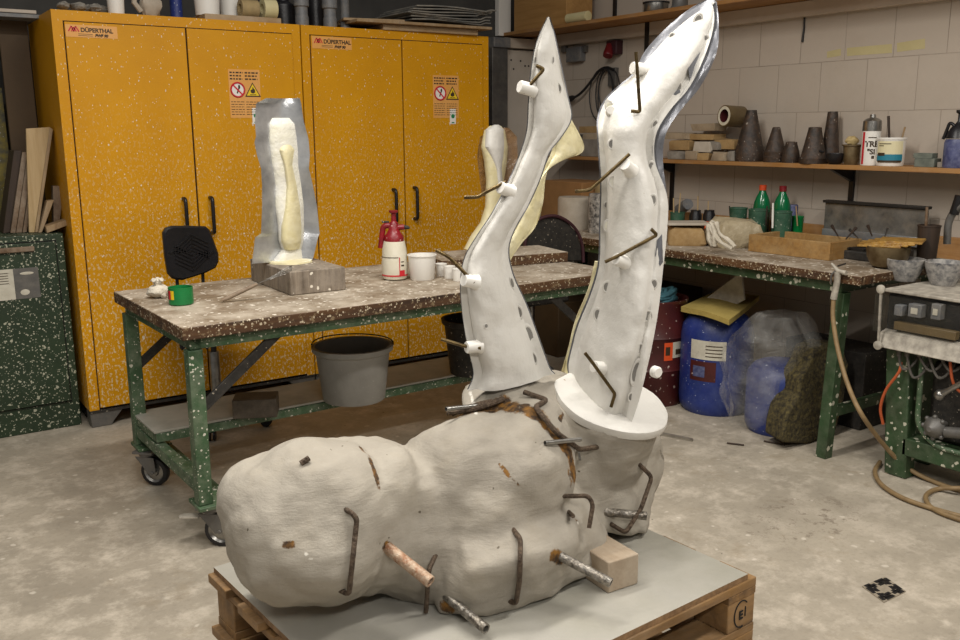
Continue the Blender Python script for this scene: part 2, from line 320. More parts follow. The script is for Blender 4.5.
# ---------------------------------------------------------------- mesh builder
OFF = {}
class MB:
    def __init__(s): s.v = []; s.f = []; s.mi = []; s.cur = 0
    def add(s, vs, fs):
        b = len(s.v); s.v += [Vector(p) for p in vs]
        for f in fs: s.f.append([b+i for i in f]); s.mi.append(s.cur)
        return s
    def slot(s, i): s.cur = i; return s
    def box(s, a, b, rz=0, c=None):
        x0, x1 = sorted((a[0], b[0])); y0, y1 = sorted((a[1], b[1])); z0, z1 = sorted((a[2], b[2]))
        vs = [Vector(p) for p in ((x0,y0,z0),(x1,y0,z0),(x1,y1,z0),(x0,y1,z0),(x0,y0,z1),(x1,y0,z1),(x1,y1,z1),(x0,y1,z1))]
        if rz:
            c = Vector(c) if c else Vector(((x0+x1)/2, (y0+y1)/2, 0)); R = Matrix.Rotation(rz, 3, 'Z')
            vs = [R @ (p-c)+c for p in vs]
        return s.add(vs, [(0,3,2,1),(4,5,6,7),(0,1,5,4),(1,2,6,5),(2,3,7,6),(3,0,4,7)])
    def obox(s, c, ax, ay, az):       # centre and three half vectors
        c, ax, ay, az = map(Vector, (c, ax, ay, az))
        vs = [c+ax*i+ay*j+az*k for k in (-1, 1) for (i, j) in ((-1,-1),(1,-1),(1,1),(-1,1))]
        return s.add(vs, [(0,3,2,1),(4,5,6,7),(0,1,5,4),(1,2,6,5),(2,3,7,6),(3,0,4,7)])
    def bar(s, p, q, w, h=None, up=(0, 0, 1)):
        p, q = Vector(p), Vector(q); d = (q-p); a = d.normalized(); u = Vector(up)
        if abs(a.dot(u)) > .95: u = Vector((0, 1, 0))
        x = a.cross(u).normalized(); y = x.cross(a).normalized(); h = h or w
        return s.obox((p+q)/2, d/2, x*w/2, y*h/2)
    def prism(s, poly, ext):
        poly = [Vector(p) for p in poly]; e = Vector(ext); n = len(poly)
        vs = poly+[p+e for p in poly]
        return s.add(vs, [tuple(range(n-1, -1, -1)), tuple(range(n, 2*n))]+[(i, (i+1) % n, n+(i+1) % n, n+i) for i in range(n)])
    def tube(s, pts, r, n=10, caps=True, closed=False):
        pts = [Vector(p) for p in pts]; N = len(pts); rs = r if isinstance(r, (list, tuple)) else [r]*N
        rings = []; prev = None
        for i, p in enumerate(pts):
            a = pts[i-1] if (i > 0 or closed) else p; b = pts[(i+1) % N] if (i < N-1 or closed) else p
            t_ = (b-a).normalized()
            if prev is None:
                x = t_.orthogonal().normalized()
            else:
                x = (prev - t_*prev.dot(t_))
                x = x.normalized() if x.length > 1e-6 else t_.orthogonal().normalized()
            prev = x; y = t_.cross(x)
            rings.append([p+(x*cos(2*pi*k/n)+y*sin(2*pi*k/n))*rs[i] for k in range(n)])
        vs = [v for R in rings for v in R]; fs = []
        for i in range(N if closed else N-1):
            for k in range(n):
                j = (i+1) % N
                fs.append((i*n+k, i*n+(k+1) % n, j*n+(k+1) % n, j*n+k))
        if caps and not closed:
            fs += [tuple(range(n-1, -1, -1)), tuple((N-1)*n+k for k in range(n))]
        return s.add(vs, fs)
    def lathe(s, c, prof, n=28, sx=1, sy=1, axis=None, caps=True, jit=0):
        c = Vector(c); A = Vector(axis).normalized() if axis else Vector((0, 0, 1))
        X = A.orthogonal().normalized() if axis else Vector((1, 0, 0)); Y = A.cross(X)
        vs = []
        for i, (r, h) in enumerate(prof):
            for k in range(n):
                a = 2*pi*k/n; rr = r
                if jit: rr = r*(1+jit*noise.noise(Vector((cos(a)*2+c.x*9, sin(a)*2+c.y*9, h*12))))
                vs.append(c+X*rr*sx*cos(a)+Y*rr*sy*sin(a)+A*h)
        fs = []
        for i in range(len(prof)-1):
            for k in range(n):
                fs.append((i*n+k, i*n+(k+1) % n, (i+1)*n+(k+1) % n, (i+1)*n+k))
        if caps:
            fs.append(tuple(range(n-1, -1, -1))); L = len(prof)-1; fs.append(tuple(L*n+k for k in range(n)))
        return s.add(vs, fs)
    def ball(s, c, r, n=16, m_=10, jit=0, seed=0):
        r = r if isinstance(r, (tuple, list)) else (r, r, r); c = Vector(c)
        vs = []; 
        for i in range(m_+1):
            th = pi*i/m_
            for k in range(n):
                a = 2*pi*k/n; d = Vector((sin(th)*cos(a), sin(th)*sin(a), -cos(th)))
                j = 1+jit*noise.noise(d*1.7+Vector((seed*3.1, seed, 0)))
                vs.append(c+Vector((d.x*r[0], d.y*r[1], d.z*r[2]))*j)
        fs = [(i*n+k, i*n+(k+1) % n, (i+1)*n+(k+1) % n, (i+1)*n+k) for i in range(m_) for k in range(n)]
        return s.add(vs, fs)
    def hull(s, pts):
        bm = bmesh.new()
        for p in pts: bm.verts.new(p)
        g = bmesh.ops.convex_hull(bm, input=bm.verts)
        junk = [e for e in g['geom_interior']+g['geom_unused'] if isinstance(e, bmesh.types.BMVert) and e.is_valid]
        if junk: bmesh.ops.delete(bm, geom=list(set(junk)), context='VERTS')
        bm.verts.index_update()
        vs = [v.co.copy() for v in bm.verts]; fs = [[v.index for v in f.verts] for f in bm.faces]; bm.free()
        return s.add(vs, fs)
    def text(s, txt, o, ax, ay, size, thick=.0006, bold=0):
        """lettering laid on a surface at o, reading along ax, upright along ay"""
        cu = bpy.data.curves.new('t', 'FONT'); cu.body = txt; cu.size = size; cu.offset = bold; cu.extrude = thick
        ob = bpy.data.objects.new('t', cu); COL.objects.link(ob)
        bpy.context.view_layer.update()
        me = bpy.data.meshes.new_from_object(ob.evaluated_get(bpy.context.evaluated_depsgraph_get()))
        ax, ay = Vector(ax).normalized(), Vector(ay).normalized(); az = ax.cross(ay)
        s.add([Vector(o)+ax*v.co.x+ay*v.co.y+az*(v.co.z+thick) for v in me.vertices], [tuple(p.vertices) for p in me.polygons])
        bpy.data.objects.remove(ob); bpy.data.meshes.remove(me)
        return s
    def build(s, name, mats, parent=None, origin=None, bevel=0, smooth=True, recalc=True):
        off = OFF[parent.name] if parent else Vector(origin or (0, 0, 0))
        me = bpy.data.meshes.new(name); me.from_pydata([v-off for v in s.v], [], s.f)
        mats = mats if isinstance(mats, (list, tuple)) else [mats]
        for k in mats: me.materials.append(M[k] if isinstance(k, str) else k)
        me.polygons.foreach_set('material_index', s.mi)
        bm = bmesh.new(); bm.from_mesh(me)
        bmesh.ops.remove_doubles(bm, verts=bm.verts, dist=1e-6)
        if recalc: bmesh.ops.recalc_face_normals(bm, faces=bm.faces)
        bm.to_mesh(me); bm.free()
        o = bpy.data.objects.new(name, me); COL.objects.link(o)
        if smooth:
            me.polygons.foreach_set('use_smooth', [True]*len(me.polygons))
            me.set_sharp_from_angle(angle=radians(38))
        if bevel:
            b = o.modifiers.new('bevel', 'BEVEL'); b.width = bevel; b.segments = 2; b.limit_method = 'ANGLE'; b.angle_limit = radians(40)
        if parent: o.parent = parent; OFF[o.name] = off
        else: o.location = off; OFF[o.name] = off
        return o
def tag(o, label, cat, group=None):
    o['label'] = label; o['category'] = cat
    if group: o['group'] = group
    return o
def thing(name, loc, label, cat, group=None):
    o = bpy.data.objects.new(name, None); COL.objects.link(o); o.location = loc; o.empty_display_size = .05
    OFF[o.name] = Vector(loc)
    return tag(o, label, cat, group)
def struct(o): o['kind'] = 'structure'; return o
def clone(root, loc, label, rz=0, scale=1):
    c = root.copy(); COL.objects.link(c); c.location = loc; c.rotation_euler.z = root.rotation_euler.z+rz; c['label'] = label
    if scale != 1: c.scale = (scale,)*3
    for ch in root.children:
        k = ch.copy(); COL.objects.link(k); k.parent = c
        for g in ch.children:
            q = g.copy(); COL.objects.link(q); q.parent = k
    return c
def smoothline(pts, k=8):
    """Catmull-Rom through points"""
    P = [Vector(p) for p in pts]; P = [P[0]*2-P[1]]+P+[P[-1]*2-P[-2]]; out = []
    for i in range(1, len(P)-2):
        for j in range(k):
            t_ = j/k; a, b, c, d = P[i-1], P[i], P[i+1], P[i+2]
            out.append(.5*((2*b)+(c-a)*t_+(2*a-5*b+4*c-d)*t_*t_+(3*b-a-3*c+d)*t_**3))
    return out+[P[-2]]
def bentrod(pts, r=.012):
    """polyline with rounded corners"""
    P = [Vector(p) for p in pts]; out = [P[0]]
    for i in range(1, len(P)-1):
        a, b, c = P[i-1], P[i], P[i+1]; q = min(r, (a-b).length*.45, (c-b).length*.45)
        s0 = b+(a-b).normalized()*q; s1 = b+(c-b).normalized()*q
        for j in range(5):
            u = j/4; out.append(s0*(1-u)**2+b*2*u*(1-u)+s1*u*u)
    return out+[P[-1]]
def place(x, y, z, r=0):
    """base centre of an upright thing of radius r whose nearest foot point shows at (x, y)"""
    return AZ(x, y, z)+FH*r
# ================================================================ the room
XW = 3.35; YB = .80
struct(MB().box((-3.4, -6.4, -.1), (XW+.15, YB+.15, 0)).build('floor', 'floor', smooth=False))
struct(MB().box((XW, -6.4, 0), (XW+.15, YB+.15, 3.2)).build('wall_right', 'wall', smooth=False))
struct(MB().box((-3.4, YB, 0), (XW, YB+.15, 3.2)).build('wall_back', 'backwall', smooth=False))
# cream cable duct under the upper shelf
zb = AX(820, 14.5, XW-.04).z
struct(MB().box((XW-.05, -5.2, zb), (XW, YB, zb+.075)).build('trim_1', 'beam', bevel=.003))
# corner: white pegboard panel, grey post, lintel
xa, xb = AY(503, 90, YB-.04).x, AY(536, 90, YB-.04).x
pgb = MB().box((xa, YB-.045, .3), (min(xb+.2, XW), YB-.002, AY(515, 50, YB-.04).z))
struct(pgb.build('trim_2', 'pegboard', bevel=.002))
hl = MB()
for (hx, hy) in ((511, 60), (520.5, 61), (505, 69), (513.5, 69), (525, 66), (528.5, 66)):
    p = AY(hx, hy, YB-.046); hl.lathe(p, [(.006, 0), (.006, .003)], 10, axis=(0, -1, 0))
struct(hl.build('trim_3', 'hole'))
struct(MB().box((xa-.02, YB-.09, AY(515, 48, YB-.09).z), (min(xb+.2, XW), YB-.002, AY(515, 38, YB-.09).z)).build('trim_4', 'beam', bevel=.004))
px0, px1 = AY(489, 90, YB-.05).x, AY(502, 90, YB-.05).x
struct(MB().box((px0-.02, YB-.12, 0), (px1, YB-.002, AY(495, 47, YB-.12).z)).build('trim_5', 'greymetal', bevel=.004))
struct(MB().box((px0-.02, YB-.14, AY(495, 47, YB-.14).z), (px1+.01, YB-.002, AY(495, 37, YB-.14).z)).build('trim_6', 'pipegrey', bevel=.004))
struct(MB().box((AY(499, 20, YB-.05).x, YB-.05, AY(505, 36, YB-.05).z), (AY(511, 20, YB-.05).x, YB-.002, 2.9)).build('trim_7', 'white', bevel=.003))

# ================================================================ yellow safety cabinets
H, CW, CD, ZB_ = 1.966, 1.193, .615, .098
def sticker_logo(x0, y0, x1, y1, door):
    a = AY(x0, y0, -.0155); b = AY(x1, y1, -.0155); W = b.x-a.x; h = a.z-b.z
    s = MB(); s.box((a.x, -.0136, b.z), (b.x, -.0122, a.z))
    s.slot(1)
    x, z = a.x+.012, a.z-h*.55; q = W*.2; t_ = .006
    for (u0, v0, u1, v1) in ((0, 0, .3, .42), (.3, .42, .5, 0), (.28, 0, .5, .34), (.5, .34, .74, 0), (.5, 0, .7, .42), (.7, .42, 1, 0)):
        s.bar((x+u0*q, -.0146, z+v0*h), (x+u1*q, -.0146, z+v1*h), t_*.85, .0012, up=(0, 1, 0))
    s.slot(2); s.text('DÜPERTHAL', (x+q*1.15, -.0142, z), (1, 0, 0), (0, 0, 1), h*.47, bold=.0007)
    for k in range(2): s.box((x+q*.9, -.0142, z-h*.2-k*.007), (x+q*2.3, -.0138, z-h*.2-k*.007+.002))
    s.text('FWF 90', (x+q*2.5, -.0142, z-h*.36), (1, 0, 0), (.25, 0, 1), h*.32, bold=.001)
    s.build('logo_sticker', ['stickertan', 'redprint', 'stickerdark'], door, smooth=False)
def sticker_warn(x0, y0, x1, y1, door):
    a = AY(x0, y0, -.0155); b = AY(x1, y1, -.0155); W = b.x-a.x; h = a.z-b.z
    s = MB(); s.box((a.x, -.0136, b.z), (b.x, -.0122, a.z)); Yp = -.0142
    r = W*.235; c1 = Vector((a.x+W*.27, Yp, a.z-h*.42)); c2 = Vector((a.x+W*.75, Yp, a.z-h*.42))
    s.slot(1); s.lathe(c1, [(r*.93, 0), (r*.93, .0008)], 28, axis=(0, -1, 0))
    s.slot(2)
    s.tube([c1+Vector((cos(t_)*r*.9, -.001, sin(t_)*r*.9)) for t_ in [2*pi*k/28 for k in range(28)]], .0045, 6, closed=True)
    s.bar(c1+Vector((-r*.62, -.0012, r*.62)), c1+Vector((r*.62, -.0012, -r*.62)), .008, .001, up=(0, 1, 0))
    s.slot(3)
    s.bar(c1+Vector((-.004, -.0009, -r*.45)), c1+Vector((.006, -.0009, r*.2)), .007, .0008, up=(0, 1, 0))
    s.ball(c1+Vector((.008, -.0009, r*.38)), (.006, .0008, .011), 8, 6)
    tri = [(-1.08, -.86), (1.08, -.86), (0, 1.0)]
    s.prism([c2+Vector((u*r, 0, v*r)) for u, v in tri], (0, -.0008, 0))
    s.slot(4); s.prism([c2+Vector((u*r*.8, -.0009, v*r*.8-.001)) for u, v in tri], (0, -.0006, 0))
    s.slot(3); s.prism([c2+Vector((u*r, -.0016, v*r)) for u, v in ((-.3, -.3), (-.34, -.05), (-.18, .1), (-.1, .02), (0, .45), (.16, .15), (.3, .05), (.3, -.3), (.1, -.42), (-.12, -.42))], (0, -.0004, 0))
    s.prism([c2+Vector((u*r, -.0016, v*r)) for u, v in ((-.42, -.62), (.42, -.62), (.42, -.54), (-.42, -.54))], (0, -.0004, 0))
    # heading lines and small print
    for cx in (a.x+W*.04, a.x+W*.52):
        for k, L in enumerate((.42, .38, .40)):
            z = a.z-h*.05-k*h*.065
            u = cx
            while u < cx+W*L:
                d = random.uniform(.008, .02); s.box((u, Yp, z-h*.03), (min(u+d, cx+W*L), Yp-.0006, z)); u += d+.005
        for k in range(6):
            z = a.z-h*.66-k*h*.052; u = cx
            while u < cx+W*.42:
                d = random.uniform(.008, .022); s.box((u, Yp, z-h*.012), (min(u+d, cx+W*.42), Yp-.0005, z)); u += d+.004
    s.build('warning_sticker', ['stickertan', 'white', 'redprint', 'stickerdark', 'yellowprint'], door, smooth=False)
def sticker_tag(x0, y0, x1, y1, door):
    a = AY(x0, y0, -.0155); b = AY(x1, y1, -.0155)
    s = MB(); s.box((a.x, -.0142, b.z), (b.x, -.0128, a.z)); s.slot(1)
    c = Vector(((a.x+b.x)/2, -.0146, (a.z+b.z)/2+.002)); r = (b.x-a.x)*.3
    s.lathe(c, [(r, 0), (r, .0008)], 16, axis=(0, -1, 0)); s.box((c.x-r*.8, -.0146, b.z+.005), (c.x+r*.8, -.0152, b.z+.011))
    s.build('key_tag_sticker', ['white', 'greenprint'], door, smooth=False)
def cabinet(x0, label, logo, warn, key, handles):
    t = thing('safety_cabinet', (x0, 0, 0), label, 'cabinet', 'yellow safety cabinets along the back wall')
    c = MB(); f = .047
    c.box((x0, 0, .085), (x0+CW, .02, ZB_)); c.box((x0, 0, H-f), (x0+CW, .02, H))
    c.box((x0, 0, ZB_), (x0+f, .02, H-f)); c.box((x0+CW-f, 0, ZB_), (x0+CW, .02, H-f))
    c.box((x0, .02, .085), (x0+CW, CD, H))
    c.build('carcass', 'yellow', t, smooth=False)
    MB().box((x0+f-.001, -.0005, ZB_-.012), (x0+CW-f+.001, .0195, H-f+.001)).build('door_gap_black', 'hole', t, smooth=False)  # black backing sheet, paints the shade in the door gaps
    xm = x0+CW/2
    ds = []
    for (a, b) in ((x0+f+.003, xm-.004), (xm+.004, x0+CW-f-.003)):
        ds.append(MB().box((a, -.012, ZB_), (b, .012, H-f-.004)).build('door', 'yellow', t, bevel=.002))
    for i, (hx, y0, y1) in enumerate(handles):
        p0, p1 = AY(hx[0], y0, -.05), AY(hx[1], y1, -.05); x = (p0.x+p1.x)/2
        h = MB().tube(bentrod([(x, -.011, p0.z), (x, -.05, p0.z), (x, -.05, p1.z), (x, -.011, p1.z)], .018), .0095, 12)
        h.build('handle', 'black', ds[i])
    if logo: sticker_logo(*logo, ds[0])
    if warn: sticker_warn(*warn, ds[1])
    if key: sticker_tag(*key, ds[1])
    b = MB()
    b.box((x0+.02, .06, .0), (x0+.02+.01, CD-.03, .085))
    b.box((x0+CW-.03, .06, .0), (x0+CW-.02, CD-.03, .085)); b.box((x0+.03, .42, 0), (x0+CW-.03, .44, .085))
    b.box((x0, -.004, .072), (x0+CW, .03, .0855))
    b.build('plinth', 'blackdusty', t, smooth=False)
    for s_ in (0, 1):
        X = x0 if s_ == 0 else x0+CW; d = 1 if s_ == 0 else -1
        MB().prism([(X, .0, .078), (X+d*.16, .0, .078), (X+d*.11, .0, .02), (X+d*.10, .0, .0), (X+d*.005, .0, 0)], (0, .08, 0)).build('foot', 'greymetal', t, bevel=.003)
    return t
cabinet(0.0, 'yellow safety cabinet at left, beside the green locker, black chair before it', (65, 24, 118, 39), (228, 69, 262, 118), (252, 108, 259.5, 124),
        [((185.5, 188), 199, 233), ((212, 215), 198, 233)])
cabinet(1.2, 'yellow safety cabinet at right, red sprayer and white tub in front of its doors', (312, 36, 352, 50), (433, 75, 459, 118), (450, 109, 456, 124),
        [((394, 399), 190, 222), ((416, 419), 188, 219)])

# ================================================================ green locker on the left
gx1 = -.025; gy = .09; gz = .955
lk = thing('green_locker', (-.45, gy, 0), 'low dark green metal locker spattered with plaster, left of the yellow cabinets', 'locker')
MB().box((-1.0, gy, 0), (gx1, .7, gz)).build('carcass', 'green', lk, bevel=.004)
MB().box((-.99, gy-.006, .13), (gx1-.035, gy+.002, gz-.03)).build('door_gap_black', 'hole', lk)  # black sheet standing in for the shade round the locker door
dr = MB().box((-.985, gy-.014, .135), (gx1-.04, gy+.001, gz-.035)).build('door', 'green', lk, bevel=.003)
a = AY(0, 251, gy-.02); b = AY(34, 246, gy-.02)
MB().box((a.x-.3, gy-.03, a.z-.012), (b.x, gy-.012, a.z+.012)).build('handle', 'plank_brown', dr, bevel=.004)
a = AY(0, 270, gy-.016); b = AY(41, 297, gy-.016)
sg = MB().box((a.x-.1, gy-.0165, b.z), (a.x+(b.x-a.x)*.33, gy-.0142, a.z))
sg.slot(1).box((a.x+(b.x-a.x)*.33, gy-.0165, b.z), (b.x, gy-.0142, a.z))
sg.slot(2)
for k in range(5): sg.box((a.x-.08, gy-.0175, a.z-.02-k*.012), (a.x+.03, gy-.0165, a.z-.017-k*.012))
sg.slot(0).ball((b.x-.065, gy-.0165, b.z+.03), (.02, .0012, .014), 14, 8).ball((b.x-.05, gy-.0165, a.z-.025), (.03, .0012, .007), 12, 8)
sg.build('instruction_label', ['paper', 'greymetal', 'stickerdark'], dr, smooth=False)

# boards leaning on top of the locker
def board(name, poly, Y, d, mat, label):
    P = [AY(x, y, Y) for x, y in poly]; zmin = min(p.z for p in P); dz = gz+.001-zmin
    P = [p+Vector((0, 0, dz)) for p in P]
    return tag(MB().prism(P, (0, d, 0)).build(name, mat, origin=P[0], bevel=.002), label, 'board', 'offcuts leaning on the green locker')
board('dark_board', [(14, 151), (22, 151), (10, 233), (3, 234)], .24, .16, 'plank_dark', 'blackened board, leftmost of the offcuts on the green locker')
board('brown_plank', [(22.4, 152), (27.6, 152), (15.6, 233), (10.4, 233)], .22, .1, 'plank_brown', 'brown plank right beside the blackened board on the green locker')
board('brown_plank', [(28, 152), (34, 152.4), (22, 232.5), (16, 233)], .22, .09, 'plank_brown', 'thicker brown plank, third from left on the green locker')
board('thin_lath', [(34.6, 154), (38.5, 155), (27, 232), (22.5, 232.5)], .22, .08, 'plank_brown', 'thin brown lath just left of the tall pale board')
board('pale_board', [(26, 128), (50, 126.5), (34.5, 232), (29, 232)], .19, .02, 'plank_light', 'tall pale board, the widest on the green locker')
board('pale_batten', [(50, 126.8), (53, 129), (38, 232), (34.8, 232)], .185, .09, 'plank', 'long pale batten standing along the right edge of the widest pale board')
board('short_offcut', [(47, 200), (54, 199), (42, 231.5), (38.6, 232)], .16, .06, 'plank', 'short offcut leaning right of the tall pale board')
board('leaning_offcut', [(52, 177), (63, 177.5), (58, 222), (53, 221)], .21, .05, 'plank_brown', 'brown offcut with blunt top leaning against the yellow cabinet side')
board('flat_offcut', [(46, 226.5), (67, 219.5), (68, 225), (47, 233)], .12, .09, 'plank', 'small block lying flat at the right end of the locker top')
# brown panel, ledge and printed sheet behind the locker
pb = [AY(8, 30, .45), AY(36, 22, .45)]
tag(MB().box((AY(6, 100, .45).x, .45, gz+.001), (-.03, .47, AY(20, 17, .45).z)).build('brown_board', 'brownboard', origin=(-.3, .45, gz), bevel=.002),
    'tall brown board standing upright behind the offcuts on the locker', 'board')
zl = AY(20, 17.5, .3).z
ld = thing('wall_ledge', (-.5, .5, zl), 'pale ledge of stacked strips high on the left above the brown panel', 'shelf')
MB().box((-1.0, .3, zl), (AY(40, 15, .3).x, YB-.002, zl+.018)).build('ledge_board', 'pipegrey', ld, bevel=.002)
MB().box((-1.0, .33, zl+.024), (AY(36, 8, .33).x, YB-.002, zl+.04)).build('upper_strip', 'beam', ld, bevel=.002)
MB().box((-1.0, .5, zl+.018), (AY(30, 8, .33).x, .52, zl+.024)).build('spacer', 'greymetal', ld)
tag(MB().box((-1.1, .60, .957), (AY(8.5, 150, .6).x, .61, AY(5, 88, .6).z)).build('printed_sheet', 'poster', origin=(-1.0, .6, .957)), 'dark printed sheet with yellow patches at the left edge', 'poster')

# ================================================================ things standing on the cabinets
def on_top(x, Y): p = AY(x, 20, Y); return Vector((p.x, Y, H+.0005))
def cup(name, x, Y, r0, r1, h, mat, label, cat, group=None):
    c = on_top(x, Y)
    return tag(MB().lathe(c, [(r0, 0), (r1, h), (r1+.004, h), (r1+.004, h-.008), (r1-.003, h-.006), (r0-.004, .006)], 28).build(name, mat, origin=c), label, cat, group)
PXY = PM((.6, .2, 2))
cup('white_tub', 117, .12, .036, .042, .16, 'white', 'white tapered tub standing alone on the left cabinet top', 'tub')
cup('white_bucket', 208, .12, .058, .066, .15, 'white', 'white bucket, left of the pair on the plank above the left cabinet', 'bucket', 'white buckets on the cabinet')
cup('white_bucket', 231, .22, .05, .058, .15, 'white', 'white bucket, right of the pair beside the tape rolls on the left cabinet', 'bucket', 'white buckets on the cabinet')
a, b = AY(203, 18, .05), AY(279, 20, .05)
for o in [o for o in COL.objects if o.name.startswith('white_bucket')]: o.location.z += .028
tag(MB().box((a.x, .02, H+.0005), (b.x, .3, H+.028)).build('wooden_plank', 'shelfwood_x', origin=(a.x, .05, H), bevel=.002), 'short plank lying on the left cabinet under the white buckets', 'board')
def lying_roll(name, x, Y, r, L, mat, label, cat, z=H+.0285, group=None):
    c = on_top(x, Y); c.z = z+r
    m_ = MB().lathe(c+Vector((-L/2, 0, 0)), [(r*.5, 0), (r, 0), (r, L), (r*.5, L)], 24, axis=(1, 0, 0), caps=False)
    m_.lathe(c+Vector((-L/2, 0, 0)), [(r*.5, 0), (r*.5, L)], 24, axis=(1, 0, 0), caps=False)
    return tag(m_.build(name, mat, origin=c-Vector((0, 0, r))), label, cat, group)
lying_roll('tape_roll', 249, .1, .045, .09, 'cork', 'tan tape roll nearer the white buckets on the cabinet plank', 'tape roll', group='tape rolls on the cabinet')
lying_roll('tape_roll', 269, .1, .05, .07, 'cream', 'pale tape roll on the right end of the cabinet plank', 'tape roll', group='tape rolls on the cabinet')
c = on_top(147, .16)
gm = MB().ball(c+Vector((.02, 0, .06)), (.05, .035, .0601), jit=.3, seed=3).ball(c+Vector((.035, 0, .13)), (.035, .03, .05), jit=.3, seed=4).tube([c+Vector((-.03, -.02, .03)), c+Vector((-.06, -.02, .07)), c+Vector((-.055, -.02, .11))], .013, 8)
tag(gm.build('plaster_lump', 'plastercyl', origin=c), 'lumpy pale plaster cast beside the blue container on the cabinet', 'cast')
cup('blue_container', 177, .2, .03, .03, .16, 'blue', 'blue cylindrical container behind the pale cast on the cabinet', 'container')
c = on_top(84, .15)
rg = MB()
for k in range(7):
    rg.ball(c+Vector((random.uniform(-.1, .1), random.uniform(-.05, .08), .031)), (random.uniform(.02, .045), .03, random.uniform(.016, .022)), 12, 8, jit=.5, seed=k)
tag(rg.build('crumpled_rag', 'cloth', origin=c), 'crumpled dark grey rag on the left cabinet top corner', 'rag')
for i, (x, r, lab) in enumerate(((302, .032, 'grey upright pipe fitting, left of the pair over the cabinet joint'), (330, .033, 'grey upright pipe fitting, right of the pair over the cabinet joint'))):
    c = on_top(x, .1)
    tag(MB().lathe(c, [(r*1.12, 0), (r*1.12, .05), (r, .06), (r, .1), (r*1.25, .105), (r*1.25, .15), (r, .155), (r, .26)], 24).build('pipe_fitting', 'pipegrey', origin=c), lab, 'pipe', 'grey pipe fittings on the cabinets')
c = on_top(345, .14)
tag(MB().lathe(c, [(.06, 0), (.06, .012), (.026, .016), (.024, .2), (.03, .21), (.03, .24)], 24).build('pipe_flange', 'pipegrey', origin=c), 'thin grey pipe with a round flange foot right of the pipe fittings', 'pipe')
for i, (x, Y, w_, h_, lab) in enumerate(((284, .22, .06, .12, 'black upright canister between the tape rolls and grey pipe'), (316, .25, .05, .16, 'black upright canister between the two grey pipe fittings'))):
    c = on_top(x, Y); tag(MB().lathe(c, [(w_*.8, 0), (w_, .005), (w_, h_), (w_*.5, h_+.02), (w_*.5, h_+.05)], 24).build('black_canister', 'black', origin=c), lab, 'canister', 'black canisters on the cabinets')
# stack of boards and grey folded sheets
def slab(name, mat, x0, x1, Y, d, z0, z1, label, rz=0, cat='board', grp='boards on the right cabinet'):
    a, b = AY(x0, 20, Y).x, AY(x1, 20, Y).x; c = Vector(((a+b)/2, Y+d/2, z0))
    return tag(MB().box((a, Y, z0), (b, Y+d, z1), rz=rz).build(name, mat, origin=c, bevel=.002), label, cat, grp)
slab('thick_board', 'shelfwood_x', 385, 478, -.02, .42, H+.0005, H+.03, 'thick board at the bottom of the stack on the right cabinet', -.03)
slab('wide_board', 'plank', 360, 492, -.06, .5, H+.031, H+.046, 'wide board overhanging the thick board on the right cabinet', -.04)
slab('upper_board', 'shelfwood_x', 355, 410, .02, .4, H+.047, H+.06, 'upper board left of the grey sheets on the right cabinet', -.25)
gs = MB()
a, b = AY(405, 10, .0), AY(484, 10, .0)
for k in range(7):
    z = H+.062+k*.011; N = 14
    top = []; off = random.uniform(-.03, .03)
    for i in range(N+1):
        u = i/N; top.append(Vector((a.x+off+(b.x-a.x)*u, -.03+random.uniform(-.003, .003)-.01*k, z+.006*sin(u*5+k)+.012*(u > .92))))
    gs.prism(top+[p+Vector((0, 0, .007)) for p in reversed(top)], (0, .38, 0))
tag(gs.build('folded_sheets', 'greysheet', origin=(a.x, 0, H+.062)), 'stack of grey wavy folded sheets on top of the board stack', 'sheets')

# ================================================================ workbench on castors
TZ = .80; FLx, FLy = .0, -1.665; TD = .86; TL = 1.99; TA = radians(1.0)
tu = Vector((cos(TA), sin(TA), 0)); tv = Vector((-sin(TA), cos(TA), 0)); T0 = Vector((FLx, FLy, 0))
def tb(u, v, z): return T0+tu*u+tv*v+Vector((0, 0, z))
wb = thing('rolling_workbench', tb(TL/2, TD/2, 0), 'long wooden-topped workbench with green steel frame on castors before the yellow cabinets', 'workbench')
def tbox(mb, u0, u1, v0, v1, z0, z1): return mb.obox(tb((u0+u1)/2, (v0+v1)/2, (z0+z1)/2), tu*(u1-u0)/2, tv*(v1-v0)/2, (0, 0, (z1-z0)/2))
tbox(MB(), 0, TL, 0, TD, TZ-.045, TZ).build('worktop', 'tabletop', wb, bevel=.004)
fr = MB()
for v in (.03, TD-.07): tbox(fr, .03, TL-.03, v, v+.04, TZ-.085, TZ-.0455)
for u in (.03, TL-.07): tbox(fr, u, u+.04, .03, TD-.03, TZ-.085, TZ-.0455)
fr.build('apron_frame', 'greenframe', wb, bevel=.002)
for u in (.02, TL-.07):
    for v in (.02, TD-.07): tbox(MB(), u, u+.05, v, v+.05, .165, TZ-.0855).build('leg', 'greenframe', wb, bevel=.003)
for u in (.02, TL-.07):
    x = MB(); tbox(x, u+.005, u+.045, .07, TD-.07, .20, .245); tbox(x, u-.005, u+.13, -.0, .12, .150, .164); tbox(x, u-.005, u+.13, TD-.12, TD, .150, .164)
    tbox(x, u+.05, u+.13, .12, TD-.12, .152, .16)
    x.build('end_rail', 'greenframe', wb, bevel=.002)
sh = MB(); tbox(sh, .03, TL-.03, .52, .56, .25, .285); tbox(sh, .03, .07, .56, TD-.02, .25, .285); tbox(sh, TL-.07, TL-.03, .56, TD-.02, .25, .285)
sh.build('shelf_rail', 'greenframe', wb, bevel=.002)
tbox(MB(), .025, TL-.025, .525, TD-.02, .2855, .295).build('lower_shelf', 'shelftop', wb, bevel=.002)
